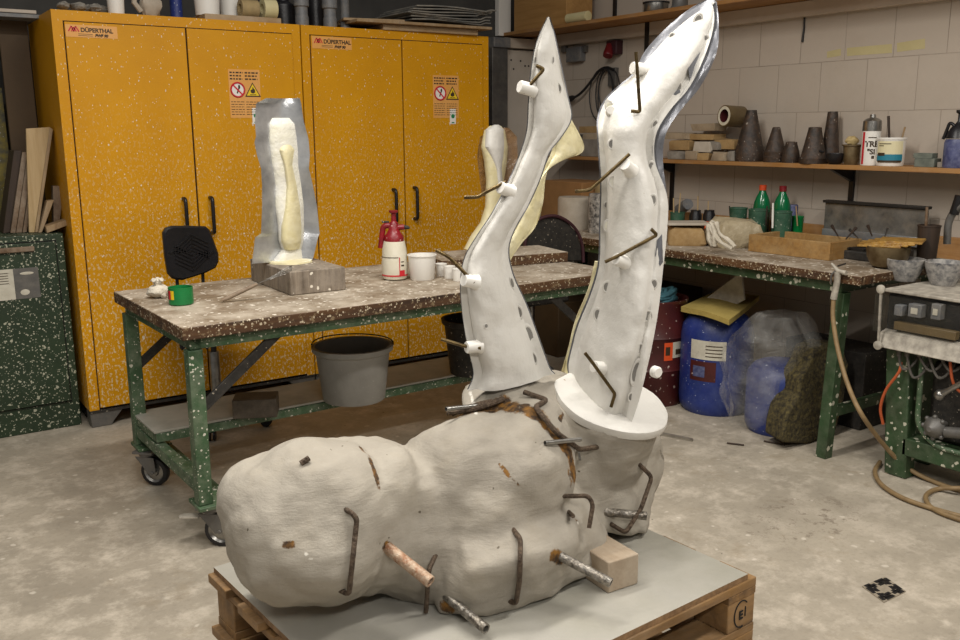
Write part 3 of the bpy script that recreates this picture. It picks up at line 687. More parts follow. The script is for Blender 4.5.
for (u0, z0, u1, z1, v) in ((.06, .50, .36, .735, .05), (.06, .50, .36, .735, TD-.06), (TL-.06, .45, TL-.38, .72, .05)):
    MB().bar(tb(u0, v, z0), tb(u1, v, z1), .014, .035).build('brace', 'blackdusty', wb, bevel=.002)
def castor(u, v, ang, pedal=False):
    c = tb(u, v, 0); d = Vector((cos(ang), sin(ang), 0)); s_ = Vector((-sin(ang), cos(ang), 0)); wc = c+d*.035+Vector((0, 0, .0605))
    k = MB()
    k.obox(c+Vector((0, 0, .144)), d*.045, s_*.035, (0, 0, .005)); k.lathe(c+Vector((0, 0, .122)), [(.024, 0), (.03, .006), (.03, .018)], 18)
    for q in (-1, 1):
        o_ = s_*.022*q
        k.prism([c-d*.04+o_+Vector((0, 0, .125)), c+d*.045+o_+Vector((0, 0, .125)), wc+d*.016+o_, wc-d*.016+o_-Vector((0, 0, .008))], s_*.003*q)
    k.tube([wc-s_*.03, wc+s_*.03], .007, 10)
    f = k.build('castor_fork', 'greymetal', wb, bevel=.001)
    wl = MB().lathe(wc-s_*.016, [(.044, 0), (.058, .002), (.0605, .008), (.0605, .024), (.058, .03), (.044, .032)], 32, axis=s_, caps=False)
    wl.slot(1).lathe(wc-s_*.015, [(.0, .002), (.016, 0), (.02, .008), (.038, .009), (.046, .003), (.046, .027), (.038, .021), (.02, .022), (.016, .03), (.0, .028)], 32, axis=s_, caps=False)
    wl.build('wheel', ['black', 'steel'], f)
    if pedal:
        MB().prism([c+d*(-.04)+s_*.02+Vector((0, 0, .105)), c-d*.11+s_*.018+Vector((0, 0, .10)), c-d*.12+Vector((0, 0, .10)), c-d*.11-s_*.018+Vector((0, 0, .10)), c-d*.04-s_*.02+Vector((0, 0, .105))], (0, 0, .006)).build('brake_pedal', 'dustwhite', f, bevel=.001)
castor(.05, TD-.10, radians(-48)); castor(.07, .05, radians(-40), True); castor(TL-.05, TD-.1, radians(-60)); castor(TL-.05, .05, radians(-30))
# ================================================================ pallets, board and the plaster mould
ZT = .42
PA = radians(3.2)
Lc, Rc = AZ(214.6, 566, ZT), AZ(757, 571, ZT)
def pal_frame():
    u = Vector((cos(PA), sin(PA), 0)); v = Vector((-sin(PA), cos(PA), 0)); return u, v
pu, pv = pal_frame()
PLn, PWd = (Rc-Lc).dot(pu), (Lc-Rc).dot(pv)
P0 = Vector((Lc.x, Lc.y, 0)) - pv*PWd          # near left corner on the floor
PLn += .0
def pt(u, v, z): return P0+pu*u+pv*v+Vector((0, 0, z))
def pbox(mb, u0, u1, v0, v1, z0, z1): return mb.obox(pt((u0+u1)/2, (v0+v1)/2, (z0+z1)/2), pu*(u1-u0)/2, pv*(v1-v0)/2, (0, 0, (z1-z0)/2))
PH = (ZT-.014)/3
def pallet(z0, label):
    t = thing('wooden_pallet', pt(PLn/2, PWd/2, z0), label, 'pallet', 'stacked wooden pallets')
    bh = PH-.022-.018-.02; e = .0
    nb = 5; bw = .105; gap = (PWd-nb*bw)/(nb-1)
    for k in range(nb):
        m_ = MB(); v = k*(bw+gap); pbox(m_, -.022+random.uniform(0, .01), PLn, v, v+bw, z0+PH-.022, z0+PH-.0003); m_.build('deck_board', 'pallet', t, bevel=.002)
    for u in (0, PLn/2-.05, PLn-.1):
        m_ = MB(); pbox(m_, u, u+.1, 0, PWd, z0+PH-.0405, z0+PH-.0222); m_.build('cross_board', 'pallet_y', t, bevel=.002)
        for v in (0, PWd/2-.05, PWd-.1):
            m_ = MB(); pbox(m_, u+.001, u+.099, v+.001, v+.099, z0+.0202, z0+PH-.0407)
            b = m_.build('spacer_block', 'pallet', t, bevel=.003)
            if v == 0 and u > PLn-.2:
                s_ = MB(); c = pt(u+.05, -.0005+.001, z0+.02+(bh)*.5); R_ = .033
                s_.tube([c+pu*cos(a)*R_*.8+Vector((0, 0, sin(a)*R_)) for a in [2*pi*k/24 for k in range(3, 20)]], .0018, 5)
                s_.text('E', c-pu*.01-Vector((0, 0, .012)), pu, (0, 0, 1), .03, thick=.0008, bold=.0006)
                s_.bar(c+pu*.014-Vector((0, 0, .01)), c+pu*.014+Vector((0, 0, .014)), .003, .002)
                s_.build('stamp_mark', 'hole', b, smooth=False)
    for v in (0, PWd/2-.05, PWd-.1):
        m_ = MB(); pbox(m_, 0, PLn, v, v+.1, z0+.0003, z0+.02); m_.build('bottom_board', 'pallet', t, bevel=.002)
    return t
pallet(0, 'lowest pallet of the stack, standing on the concrete floor')
pallet(PH, 'middle pallet of the stack under the sculpture')
pallet(2*PH, 'topmost pallet, directly under the pale board with the sculpture')
m_ = MB(); pbox(m_, -.004, PLn-.028, .004, PWd-.004, 3*PH, ZT)
bd = m_.build('laminated_board', ['laminate', 'particle'], origin=pt(PLn/2, PWd/2, 3*PH), smooth=False)
for p in bd.data.polygons: p.material_index = 0 if abs(p.normal.z) > .5 else 1
tag(bd, 'pale grey laminated board lying on the top pallet under the sculpture', 'board')

fig = thing('plaster_mold', (.25, -3.0, ZT), 'large clay-grey plaster body mould with two upright white leg moulds, lying on the pallet', 'sculpture mould')
# --- body: volumes merged into one continuous skin
def E_(mb, x, y, Y, rx, rz, ry, tilt=0, seed=1, jit=.12):
    c = AY(x, y, Y); q = PM(c); a, b = rx/q, rz/q
    t_ = MB().ball((0, 0, 0), (a, ry, b), 28, 18, jit=jit, seed=seed)
    R = Matrix((RH, FH, Vector((0, 0, 1)))).transposed() @ Matrix.Rotation(tilt, 3, 'Y')
    mb.add([c+R @ v for v in t_.v], t_.f); return c
B = MB()
E_(B, 312, 522, -2.93, 93, 83, .185, seed=1)                  # head end
E_(B, 372, 516, -2.93, 66, 74, .17, tilt=.15, seed=2)
E_(B, 352, 476, -2.88, 70, 38, .14, tilt=.1, seed=12, jit=.05)
E_(B, 402, 500, -2.92, 46, 42, .15, tilt=-.1, seed=13, jit=.05)
E_(B, 446, 484, -2.90, 50, 48, .15, tilt=-.3, seed=14, jit=.05)
E_(B, 420, 528, -2.95, 60, 76, .17, seed=3)
E_(B, 470, 510, -2.97, 86, 98, .19, tilt=.1, seed=4)       # chest
E_(B, 508, 478, -2.98, 62, 82, .20, tilt=.35, seed=5)
def hp(*pts):
    B.hull([AY(x, y, Y) for x, y, Y in pts])
# lower front block (arm and shoulder mass with a flattened face)
hp((505, 425, -2.95), (546, 452, -3.0), (590, 505, -3.12), (609, 544, -3.16), (606, 566, -3.17), (552, 601, -3.20), (505, 613, -3.17), (440, 613, -3.10),
   (470, 615, -3.16), (425, 585, -3.05), (455, 520, -3.08), (500, 470, -3.04), (515, 560, -3.22), (562, 548, -3.22), (470, 570, -3.18),
   (450, 560, -2.85), (590, 515, -2.95), (550, 470, -2.75))
# pelvis
hp((478, 388, -2.84), (500, 385, -2.92), (556, 372, -2.86), (556, 378, -2.88), (562, 450, -3.03), (575, 520, -3.05), (590, 528, -3.03),
   (500, 440, -2.96), (646, 534, -3.09), (662, 480, -3.0), (578, 440, -3.05), (660, 436, -3.02), (585, 533, -3.06), (461, 398, -2.86), (462, 416, -2.92), (466, 386, -2.76), (478, 384, -2.78), (490, 430, -2.75), (540, 374, -2.76), (640, 515, -2.92), (600, 382, -2.80), (560, 490, -2.84), (660, 440, -2.92))
DC = AY(611, 403, -3.0); 
dn = (Vector((0, 0, 1))-FH*.24+RH*.24).normalized()            # thigh stump axis
DR = 56/PM(DC)
dx = dn.cross(FH).normalized(); dy = dn.cross(dx)
st = MB().lathe((0, 0, 0), [(DR*.82, -.24), (DR*.98, -.14), (DR*1.0, -.05), (DR*1.0, -.006)], 40, axis=(0, 0, 1))
B.add([DC+dx*v.x+dy*v.y+dn*v.z for v in st.v], st.f)
raw = B.build('raw', 'clay', fig, smooth=False)
md = raw.modifiers.new('r', 'REMESH'); md.mode = 'VOXEL'; md.voxel_size = .008
s_ = raw.modifiers.new('s', 'SMOOTH'); s_.factor = .6; s_.iterations = 9
bpy.context.view_layer.update()
me = bpy.data.meshes.new_from_object(raw.evaluated_get(bpy.context.evaluated_depsgraph_get()))
bpy.data.objects.remove(raw)
offv = OFF[fig.name]
bm = bmesh.new(); bm.from_mesh(me); bm.normal_update()
for v in bm.verts:
    p = v.co+offv
    h = .012*noise.noise(p*6)+.008*noise.noise(p*14)+.0035*noise.noise(p*34)
    h += .004*abs(noise.noise(Vector((p.x*6, p.y*6, p.z*12))))-.004*abs(noise.noise(p*9+Vector((5, 1, 2))))
    v.co += v.normal*h
    if v.co.z < .0008: v.co.z = .0008
bm.to_mesh(me)
me.name = 'plaster_body'; me.materials.clear(); me.materials.append(M['clay'])
me.polygons.foreach_set('use_smooth', [True]*len(me.polygons))
body = bpy.data.objects.new('plaster_body', me); COL.objects.link(body); body.parent = fig; OFF[body.name] = offv
bm.free()
from mathutils.bvhtree import BVHTree
bvh = BVHTree.FromPolygons([v.co+offv for v in me.vertices], [tuple(p.vertices) for p in me.polygons])
def hit(x, y, out=0):
    """point of the body's skin on a sight line, moved OUT metres off the skin"""
    d = ray(x, y).normalized(); r_ = bvh.ray_cast(CAM, d)
    if r_[0] is None:
        n_ = None; best = None
        for k in range(60):
            q = CAM+d*(1.7+k*.02); f = bvh.find_nearest(q)
            if best is None or f[3] < best[3]: best = f; n_ = q
        return n_+Vector((0, 0, 0))
    return r_[0]+r_[1]*out
# resin stains and pale runs as a colour layer with shapes of their own
stains = [([(458, 417), (480, 411), (505, 403), (515, 408), (537, 414)], .020, 1), ([(537, 414), (547, 424), (560, 440), (572, 462), (575, 476)], .017, 1),
          ([(565, 402), (560, 420)], .006, .9), ([(361, 448), (372, 465), (379, 488)], .007, .8), ([(286, 545), (292, 544)], .008, .8),
          ([(500, 465), (518, 485)], .005, .8), ([(590, 421), (612, 430)], .008, 1), ([(645, 434), (662, 431)], .007, 1),
          ([(555, 556), (562, 560)], .013, 1), ([(444, 606), (450, 610)], .012, 1), ([(386, 546), (394, 552)], .012, .9), ([(568, 470), (576, 520)], .006, .6)]
segs = []
for pl, w_, st_ in stains:
    P = [hit(x, y) for x, y in pl]; segs += [(a, b, w_, st_) for a, b in zip(P, P[1:])]
whites = []
for pl, w_ in (([(470, 392), (474, 404), (476, 414)], .006), ([(575, 480), (578, 524)], .004), ([(305, 553), (312, 560)], .004)):
    P = [hit(x, y) for x, y in pl]; whites += [(a, b, w_) for a, b in zip(P, P[1:])]
def sd(p, a, b):
    ab = b-a; t_ = max(0, min(1, (p-a).dot(ab)/max(ab.length_squared, 1e-9))); return (p-a-ab*t_).length
ca = me.color_attributes.new('stain', 'FLOAT_COLOR', 'POINT')
buf = []
for v in me.vertices:
    p = v.co+offv; r_ = 0; g_ = 0
    for a, b, w_, st_ in segs: r_ = max(r_, st_*max(0, 1-sd(p, a, b)/(w_*1.9)))
    for a, b, w_ in whites: g_ = max(g_, max(0, 1-sd(p, a, b)/(w_*1.9)))
    buf += [r_, g_, 0, 1]
ca.data.foreach_set('color', buf)

# --- white disc closing the near thigh stump
N = 48; prof = [(DR*1.03, -.012), (DR*1.05, .0), (DR*1.04, .008), (DR*.97, .013), (DR*.5, .012), (.0, .014)]
d0 = MB().lathe((0, 0, 0), prof, N, axis=(0, 0, 1), jit=.05)
MB().add([DC+dx*v.x+dy*v.y+dn*v.z for v in d0.v], d0.f).build('thigh_rim', 'plaster', fig)

# --- leg moulds: white half shells with a flange, sheet metal edge behind
def strip_at(line, y):
    for a, b in zip(line, line[1:]):
        if min(a[1], b[1]) <= y <= max(a[1], b[1]) and a[1] != b[1]: return a[0]+(b[0]-a[0])*(y-a[1])/(b[1]-a[1])
    return line[0][0] if abs(y-line[0][1]) < abs(y-line[-1][1]) else line[-1][0]
def resample(line, n):
    P = [Vector((a, b, 0)) for a, b in line]; P = smoothline(P, 6); L = [0]
    for a, b in zip(P, P[1:]): L.append(L[-1]+(b-a).length)
    out = []; j = 0
    for i in range(n):
        s_ = L[-1]*i/(n-1)
        while j < len(L)-2 and L[j+1] < s_: j += 1
        f = (s_-L[j])/max(L[j+1]-L[j], 1e-9); out.append(P[j].lerp(P[j+1], f))
    return out
def leg(left, right, plane, bulge, back, name, seed, lean=0, ridge=0):
    """outline -> flange plane in the place; shell domes out to the front, and the other half behind"""
    NS, NTt = 90, 26
    A, Bq = resample(left, NS), resample(right, NS)
    def pos(x, y, off):
        Y0 = plane(x, y); p = AY(x, y, Y0); return p-nrm*off
    front, backg = [], []
    for i in range(NS):
        s_ = i/(NS-1); rowf, rowb = [], []
        for k in range(NTt+1):
            t_ = k/NTt; x = A[i].x*(1-t_)+Bq[i].x*t_; y = A[i].y*(1-t_)+Bq[i].y*t_
            q = 2*t_-1+ridge; hh = max(0, 1-(abs(q)/.74)**2.2); dome = hh**.62 if hh > 0 else 0
            hb = max(0, 1-(abs(2*t_-1)/.95)**2.2)**.6
            w_ = (Bq[i]-A[i]).length/520
            e = bulge*min(1, w_/.12)*dome*(.35+.65*min(1, s_*6))
            nz = .008*noise.noise(Vector((x*.035, y*.03, seed)))+.0045*noise.noise(Vector((x*.09, y*.07, seed+5)))+.001*noise.noise(Vector((x*.25, y*.2, seed+9)))
            if k in (0, NTt): nz *= .3
            rowf.append(pos(x, y, e+nz+.004)); rowb.append(pos(x, y, -back*min(1, w_/.12)*hb*min(1, s_*6)-.004))
        front.append(rowf); backg.append(rowb)
    return front, backg
def grid_mb(G, thick=None):
    mb = MB(); n = len(G[0]); vs = [v for r_ in G for v in r_]
    fs = [(i*n+k, i*n+k+1, (i+1)*n+k+1, (i+1)*n+k) for i in range(len(G)-1) for k in range(n-1)]
    return mb.add(vs, fs)
def two_sided(F, Bk):
    """closed solid between a front grid and a back grid"""
    mb = MB(); n = len(F[0]); m0 = len(F); vs = [v for r_ in F for v in r_]+[v for r_ in Bk for v in r_]; o = n*m0
    fs = []
    for i in range(m0-1):
        for k in range(n-1):
            fs.append((i*n+k, i*n+k+1, (i+1)*n+k+1, (i+1)*n+k)); fs.append((o+i*n+k, o+(i+1)*n+k, o+(i+1)*n+k+1, o+i*n+k+1))
    ring = [k for k in range(n)]+[i*n+n-1 for i in range(1, m0)]+[(m0-1)*n+k for k in range(n-2, -1, -1)]+[i*n for i in range(m0-2, 0, -1)]
    for a, b in zip(ring, ring[1:]+ring[:1]): fs.append((a, b, o+b, o+a))
    return mb.add(vs, fs)
nrm = (FH*.97+RH*.1).normalized()
def shell(name, left, right, plane, bulge, seed, parent, mat='plaster', ridge=0, thick=.010, off=0):
    F, _ = leg(left, right, plane, bulge, 0, name, seed, ridge=ridge)
    F = [[p-nrm*off for p in r_] for r_ in F]
    Bk = [[p+nrm*thick for p in r_] for r_ in F]
    return two_sided(F, Bk).build(name, mat, parent)
# far (left in view) leg
Lf = [(548, 17), (541, 32), (535, 50), (531, 75), (529, 102), (527, 132), (518, 160), (507, 186), (492, 214), (476, 238), (465, 258), (461, 282), (463, 316), (469, 350), (474, 374), (468, 390)]
Rf = [(549, 17), (554, 34), (560, 62), (567, 95), (571, 118), (560, 138), (549, 152), (540, 178), (528, 205), (513, 232), (508, 252), (513, 276), (526, 305), (537, 335), (546, 360), (550, 370), (554, 374)]
base_far = AY(512, 384, -2.93)
def plane_far(x, y): return -2.90+.0004*(y-384)*0
def plane_near(x, y): return -3.00+.12*max(0, (300-y)/300)*0
legA = shell('leg_shell', Lf, Rf, plane_far, .052, 11, fig)
legA['label'] = 'pointed white leg mould behind, heel with yellow resin'
def shifted(line, dxs):
    return [(x+(dxs[i] if isinstance(dxs, list) else dxs), y) for i, (x, y) in enumerate(line)]
# its sheet-metal flange, slightly larger, behind
n_ = len(Lf)
shell('flange_sheet', shifted(Lf, -1.2), shifted(Rf, 1.2), plane_far, 0, 12, fig, 'leadgrey', thick=.003, off=-.008)
# yellow resin half behind the heel and calf
Ry_l = [(556, 128), (552, 150), (545, 166), (534, 190), (522, 212), (512, 232), (505, 246), (503, 262)]
Ry_r = [(571, 118), (584, 150), (556, 162), (546, 176), (543, 202), (536, 226), (522, 243), (509, 262)]
ry = shell('resin_heel', Ry_l, Ry_r, lambda x, y: -2.875, .03, 13, fig, 'resin', thick=.02)
# near (right in view) leg
Ln = [(714, 2), (692, 14), (668, 34), (648, 56), (634, 72), (618, 86), (604, 100), (597, 120), (598, 150), (600, 185), (599, 225), (598, 262), (590, 292), (577, 324), (571, 346), (567, 364), (568, 374)]
Rn = [(716, 2), (718, 22), (716, 52), (700, 86), (680, 110), (665, 134), (664, 162), (668, 196), (668, 230), (664, 268), (660, 305), (654, 340), (647, 372), (640, 400), (634, 418), (632, 422), (630, 424)]
def on_disc(x, y):
    d = ray(x, y); return CAM+d*((DC-CAM).dot(dn)/d.dot(dn))
_l, _q = on_disc(572, 380), on_disc(630, 423)
SLP = (_l.y-_q.y)/58; YMD = (_l.y+_q.y)/2
def plane_n(x, y):
    cx = 628+(130-y)*.62 if y < 130 else 628-(y-130)*.10
    k = max(0, min(1, (y-150)/230)); sl = .0022*(1-k)+SLP*k
    return YMD*k+(-2.955)*(1-k)-sl*max(-40, min(40, x-cx))
legB = shell('leg_shell', [(x+1.5, y+1) for x, y in Ln], [(x-(10 if 45 < y < 112 else 4 if y < 45 else 9 if 132 < y < 165 else 1), y) for x, y in Rn], plane_n, .060, 21, fig, ridge=.1)
legB['label'] = 'tall white leg mould in front, with foot bent to the right'
shell('flange_sheet', [(x-(3 if y < 70 else 0), y-(5 if y < 70 else 0)) for x, y in Ln], [(x+(1 if y < 160 else -.8), y) for x, y in Rn], plane_n, 0, 22, fig, 'leadgrey', thick=.003, off=-.0075)
# pale resin rim showing on the inner edge of the near leg
Rl = [(595, 262), (588, 290), (575, 322), (568, 350), (561, 374)]
Rr = [(602, 262), (598, 290), (588, 322), (580, 350), (574, 376)]
shell('resin_edge', Rl, Rr, lambda x, y: plane_n(x, y)+.01, .0, 23, fig, 'resin', thick=.012, off=-.010)
def bvh_of(o):
    bpy.context.view_layer.update(); of = OFF[o.name]
    return BVHTree.FromPolygons([v.co+of for v in o.data.vertices], [tuple(p.vertices) for p in o.data.polygons])
bA, bB = bvh_of(legA), bvh_of(legB)
def hit2(bv, x, y, fallbackY):
    r_ = bv.ray_cast(CAM, ray(x, y).normalized())
    return (r_[0], r_[1]) if r_[0] is not None else (AY(x, y, fallbackY), -nrm)
# key notches along the flanges (raised lip round a flat disc, grey painted for the hollow's shade)
def notch(bv, parent, x, y, w_, h_, ang=0, dark=True, fy=-3.0):
    p, n0 = hit2(bv, x, y, fy); n0 = -nrm if n0.dot(nrm) > -.4 else n0
    w_ *= 1.3; h_ *= 1.2; X = (RH-n0*RH.dot(n0)).normalized(); Z = n0.cross(X)
    if Z.z < 0: Z = -Z
    c_, s0 = cos(ang), sin(ang); q = PM(p); a = w_/q/2; b = h_/q/2
    def at(r1, t_, o_): return p+n0*o_+(X*(cos(t_)*a*r1)*c_+Z*(sin(t_)*b*r1)*c_)+(Z*(cos(t_)*a*r1)*s0-X*(sin(t_)*b*r1)*s0)
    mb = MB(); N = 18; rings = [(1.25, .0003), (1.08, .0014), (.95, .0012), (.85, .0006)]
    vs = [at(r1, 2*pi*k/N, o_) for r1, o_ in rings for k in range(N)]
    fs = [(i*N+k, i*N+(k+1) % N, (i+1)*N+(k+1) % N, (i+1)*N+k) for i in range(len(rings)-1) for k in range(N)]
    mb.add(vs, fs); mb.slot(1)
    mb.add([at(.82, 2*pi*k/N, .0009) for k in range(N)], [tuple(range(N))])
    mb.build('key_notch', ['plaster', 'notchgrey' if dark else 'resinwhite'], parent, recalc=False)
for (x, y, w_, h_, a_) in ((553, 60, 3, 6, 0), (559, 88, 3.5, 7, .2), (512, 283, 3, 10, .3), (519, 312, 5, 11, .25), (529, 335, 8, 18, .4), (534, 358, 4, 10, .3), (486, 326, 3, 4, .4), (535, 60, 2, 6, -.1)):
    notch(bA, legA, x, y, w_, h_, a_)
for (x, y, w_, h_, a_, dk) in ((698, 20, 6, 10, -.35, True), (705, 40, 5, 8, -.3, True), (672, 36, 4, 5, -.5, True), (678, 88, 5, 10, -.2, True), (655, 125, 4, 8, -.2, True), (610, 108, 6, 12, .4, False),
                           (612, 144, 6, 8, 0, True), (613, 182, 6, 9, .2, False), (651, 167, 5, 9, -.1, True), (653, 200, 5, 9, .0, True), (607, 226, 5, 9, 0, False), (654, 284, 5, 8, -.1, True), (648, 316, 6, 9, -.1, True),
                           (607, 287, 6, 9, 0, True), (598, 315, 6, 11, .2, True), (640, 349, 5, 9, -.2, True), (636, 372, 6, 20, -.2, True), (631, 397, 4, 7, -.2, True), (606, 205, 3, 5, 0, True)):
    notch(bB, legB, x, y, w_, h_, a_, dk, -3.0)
# torn patches where the metal sheet shows on the flange
def patch(bv, parent, poly, mat='leadgrey', o_=.0015):
    P = []
    for x, y in poly:
        p, n0 = hit2(bv, x, y, -2.99); P.append(p-nrm*o_)
    MB().prism(P, nrm*.003).build('bare_metal_patch', mat, parent, smooth=False)
patch(bB, legB, [(700, 52), (711, 54), (712, 60), (700, 84), (684, 104), (676, 112), (680, 96), (690, 80), (688, 68)])
patch(bB, legB, [(660, 136), (657, 138), (652, 146), (653, 156), (661, 160), (663, 150)])
patch(bB, legB, [(662, 234), (657, 240), (655, 256), (660, 266), (663, 262)])
# side collar on the right of the near leg and standing lugs with bent rods
TIPS = []
def lug(parent, bv, x, y, dirpx, L, r, fy):
    p, n0 = hit2(bv, x, y, fy); LB = p; d = (RH*dirpx[0]+Vector((0, 0, dirpx[1]))-FH*dirpx[2]).normalized()
    return MB().lathe(p-d*.006, [(r*1.3, 0), (r*1.12, .006), (r*1.02, .012), (r, L-.003), (r*.9, L), (r*.01, L)], 20, axis=d).build('rod_sleeve', 'white', parent), TIPS.append(p+d*(L-.011))
def rod(parent, pts, Yd, r=.0042):
    bv = bA if parent is legA else bB; tp = TIPS[-1]; P = []
    pp = [pts[0]]
    for u, v in zip(pts, pts[1:]):
        k = max(1, int(math.hypot(u[0]-v[0], u[1]-v[1])/12))
        for j in range(1, k+1): pp.append(tuple(u[i]+(v[i]-u[i])*j/k for i in range(3)))
    need = 0
    for x, y, dd in pp:
        d = ray(x, y); q_ = CAM+d*((tp-CAM).dot(FH)/d.dot(FH)); h_ = bv.ray_cast(CAM, d.normalized())
        if h_[0] is not None: need = max(need, (q_-h_[0]).dot(FH)+.007)
    for x, y, dd in pp:
        d = ray(x, y); P.append(CAM+d*(((tp-CAM).dot(FH)-need)/d.dot(FH)))
    return MB().tube(bentrod(P, .006), r, 10).build('bent_rod', 'bronze', parent)
lug(legA, bA, 532, 90, (-1, .25, .5), .040, .0145, -2.95); rod(legA, [(523, 93, -.045), (544, 69, -.03), (536, 65.5, -.07)], -2.96)
lug(legA, bA, 509, 191, (-.75, .35, .7), .036, .0145, -2.95); rod(legA, [(506, 182, -.05), (486, 192, -.055), (478, 197, -.05), (464, 197.5, -.05)], -2.96)
lug(legA, bA, 474, 282, (-.8, .25, .6), .036, .0145, -2.95); rod(legA, [(474, 283, -.045), (462, 270, -.05), (449, 257, -.05), (436, 250, -.05)], -2.96)
lug(legA, bA, 478, 346, (-.9, 0, .5), .036, .0145, -2.95); rod(legA, [(481, 348, -.045), (464, 346, -.05), (441, 339, -.05)], -2.96)
lug(legB, bB, 646, 70, (-1, .12, .4), .046, .0150, -3.05); rod(legB, [(636, 52, -.06), (637, 66, -.06), (640, 112, -.06), (631, 111, -.08)], -3.0)
lug(legB, bB, 630, 170, (-.6, .5, .8), .038, .0150, -3.05); rod(legB, [(629.5, 154, -.08), (620, 163, -.08), (590, 190, -.08), (575, 191.5, -.10)], -3.0)
lug(legB, bB, 624, 262, (-.8, .35, .6), .036, .0150, -3.05); rod(legB, [(605, 262, -.075), (618, 256, -.075), (657, 235, -.075), (651, 229, -.09)], -3.0)
lug(legB, bB, 602, 368, (-.8, .3, .7), .036, .0150, -3.05); rod(legB, [(585, 353, -.075), (592, 362, -.075), (615, 394, -.075), (611, 407, -.075)], -3.0)
c = AY(653, 371, -2.97)
MB().lathe(c, [(.012, 0), (.0155, .004), (.0155, .018), (.012, .022)], 20, axis=RH*.5-FH*.85).build('side_collar', 'white', legB)
lug(legB, bB, 611, 111, (-.2, .2, 1), .016, .011, -3.05)

# --- rebar handles, pipes and bolts set into the clay
def mid(x, y, Y_, o_):
    r_ = bvh.ray_cast(CAM, ray(x, y).normalized())
    if r_[0] is not None and r_[0].y-.014 < Y_: Y_ = r_[0].y-.014
    return AY(x, y, Y_)
def bar_px(name, pts, r, mat, rr=.012):
    a, b = hit(*pts[0]), hit(*pts[-1]); P = []
    pp = [pts[0]]
    for u, v in zip(pts, pts[1:]):
        k = max(1, int(math.hypot(u[0]-v[0], u[1]-v[1])/14))
        for j in range(1, k+1): pp.append(tuple(u[i]+(v[i]-u[i])*j/k for i in range(3)))
    pts = pp; n_ = len(pts)-1
    for i, (x, y, o_) in enumerate(pts): P.append(a if i == 0 else b if (i == n_ and o_ <= .005) else mid(x, y, a.y+(b.y-a.y)*i/n_-o_, o_))
    P = [Vector((p.x, p.y, max(p.z, ZT+r+.002))) for p in P]
    Q = bentrod(P, rr); R0 = [r*(1+.10*noise.noise(q*90)) for q in Q]
    return MB().tube(Q, R0, 9).build(name, mat, fig)
bar_px('rebar_handle', [(343, 508, -.01), (352, 513, .022), (357, 519, .028), (349, 595, .035), (336, 593, -.01)], .0052, 'rebar')
bar_px('rebar_handle', [(438, 554, -.01), (429, 569, .03), (427.5, 585, .035), (426, 617, .03)], .0052, 'rebar')
bar_px('rebar_handle', [(514, 527, -.01), (520.6, 539, .022), (519.7, 579, .022), (516, 604, .025), (509, 602, -.01)], .0055, 'rebar')
bar_px('rebar_handle', [(560, 496.5, -.01), (588, 495.6, .022), (593, 504, .022), (589, 528, .02)], .0052, 'rebar')
bar_px('rebar_handle', [(638.7, 463, -.01), (652, 477, .02), (641, 509, .045), (625.6, 533, .05), (611, 524, .0)], .0055, 'rebar')
bar_px('rebar_handle', [(525, 397, .012), (547, 400, .014), (535, 407, .016), (555.6, 432, .022), (580, 449.7, .024), (597, 447.5, -.004)], .0062, 'rebar')
bar_px('rebar_handle', [(447, 412.5, .012), (470, 410, .012), (503, 400, .004)], .0075, 'rebar')
bar_px('rebar_handle', [(452, 414, .02), (478, 404, .014), (492, 401, .006)], .0055, 'rebar')
def pipe(p0, p1, o0, o1, r, mat='chromepipe', name='steel_pipe'):
    a, b = hit(*p0, o0), None
    q = AY(p1[0], p1[1], a.y-o1); d = (q-a).normalized(); L = (q-a).length
    mb = MB().lathe(a-d*.03, [(r, 0), (r, L+.03), (r*.72, L+.03), (r*.72, L-.01)], 20, axis=d, caps=False)
    mb.slot(1).lathe(a-d*.03, [(r*.72, L+.012), (r*.01, L+.0125)], 20, axis=d, caps=False)
    return mb.build(name, [mat, 'hole'], fig, recalc=True)
pipe((389, 549), (430.5, 582), 0, .10, .0125, 'rustpipe')
pipe((455, 603), (486, 629), 0, .10, .0105)
pipe((562, 557), (611, 583), 0, .10, .0105)
pipe((608, 512), (647, 516), 0, .07, .0105)
pipe((662, 434), (692, 440), 0, .0, .005, 'steel')
pipe((564, 443), (545, 443), .02, -.0, .0052, 'steel', 'screw_bolt')
pipe((474, 412), (446, 409), .014, -.0, .0052, 'steel', 'screw_bolt')
bar_px('screw_bolt', [(301, 465, .004), (309, 458, .014)], .006, 'rebar')
bar_px('screw_bolt', [(578, 448, .0), (580, 460, .012)], .003, 'steel')
bar_px('screw_bolt', [(569, 512, -.0), (573, 516, .02)], .005, 'rebar')
# wooden block wedged under the hips
c1, c2, c3 = AZ(608, 594, ZT), AZ(638, 584, ZT), AZ(590, 582, ZT)
h_ = HZ(c1, 608, 563)-ZT
e1, e2 = (c2-c1), (c3-c1).normalized(); e2 = Vector((-e1.y, e1.x, 0)).normalized()*.17
mb = MB().obox(c1+e1/2+e2/2+Vector((0, 0, h_/2+.0005)), e1/2, e2/2, (0, 0, h_/2))
tag(mb.build('wooden_block', 'blockwood', origin=c1+e1/2+e2/2+Vector((0, 0, .0005)), bevel=.003), 'short squared timber block under the right end of the body mould on the board', 'block')
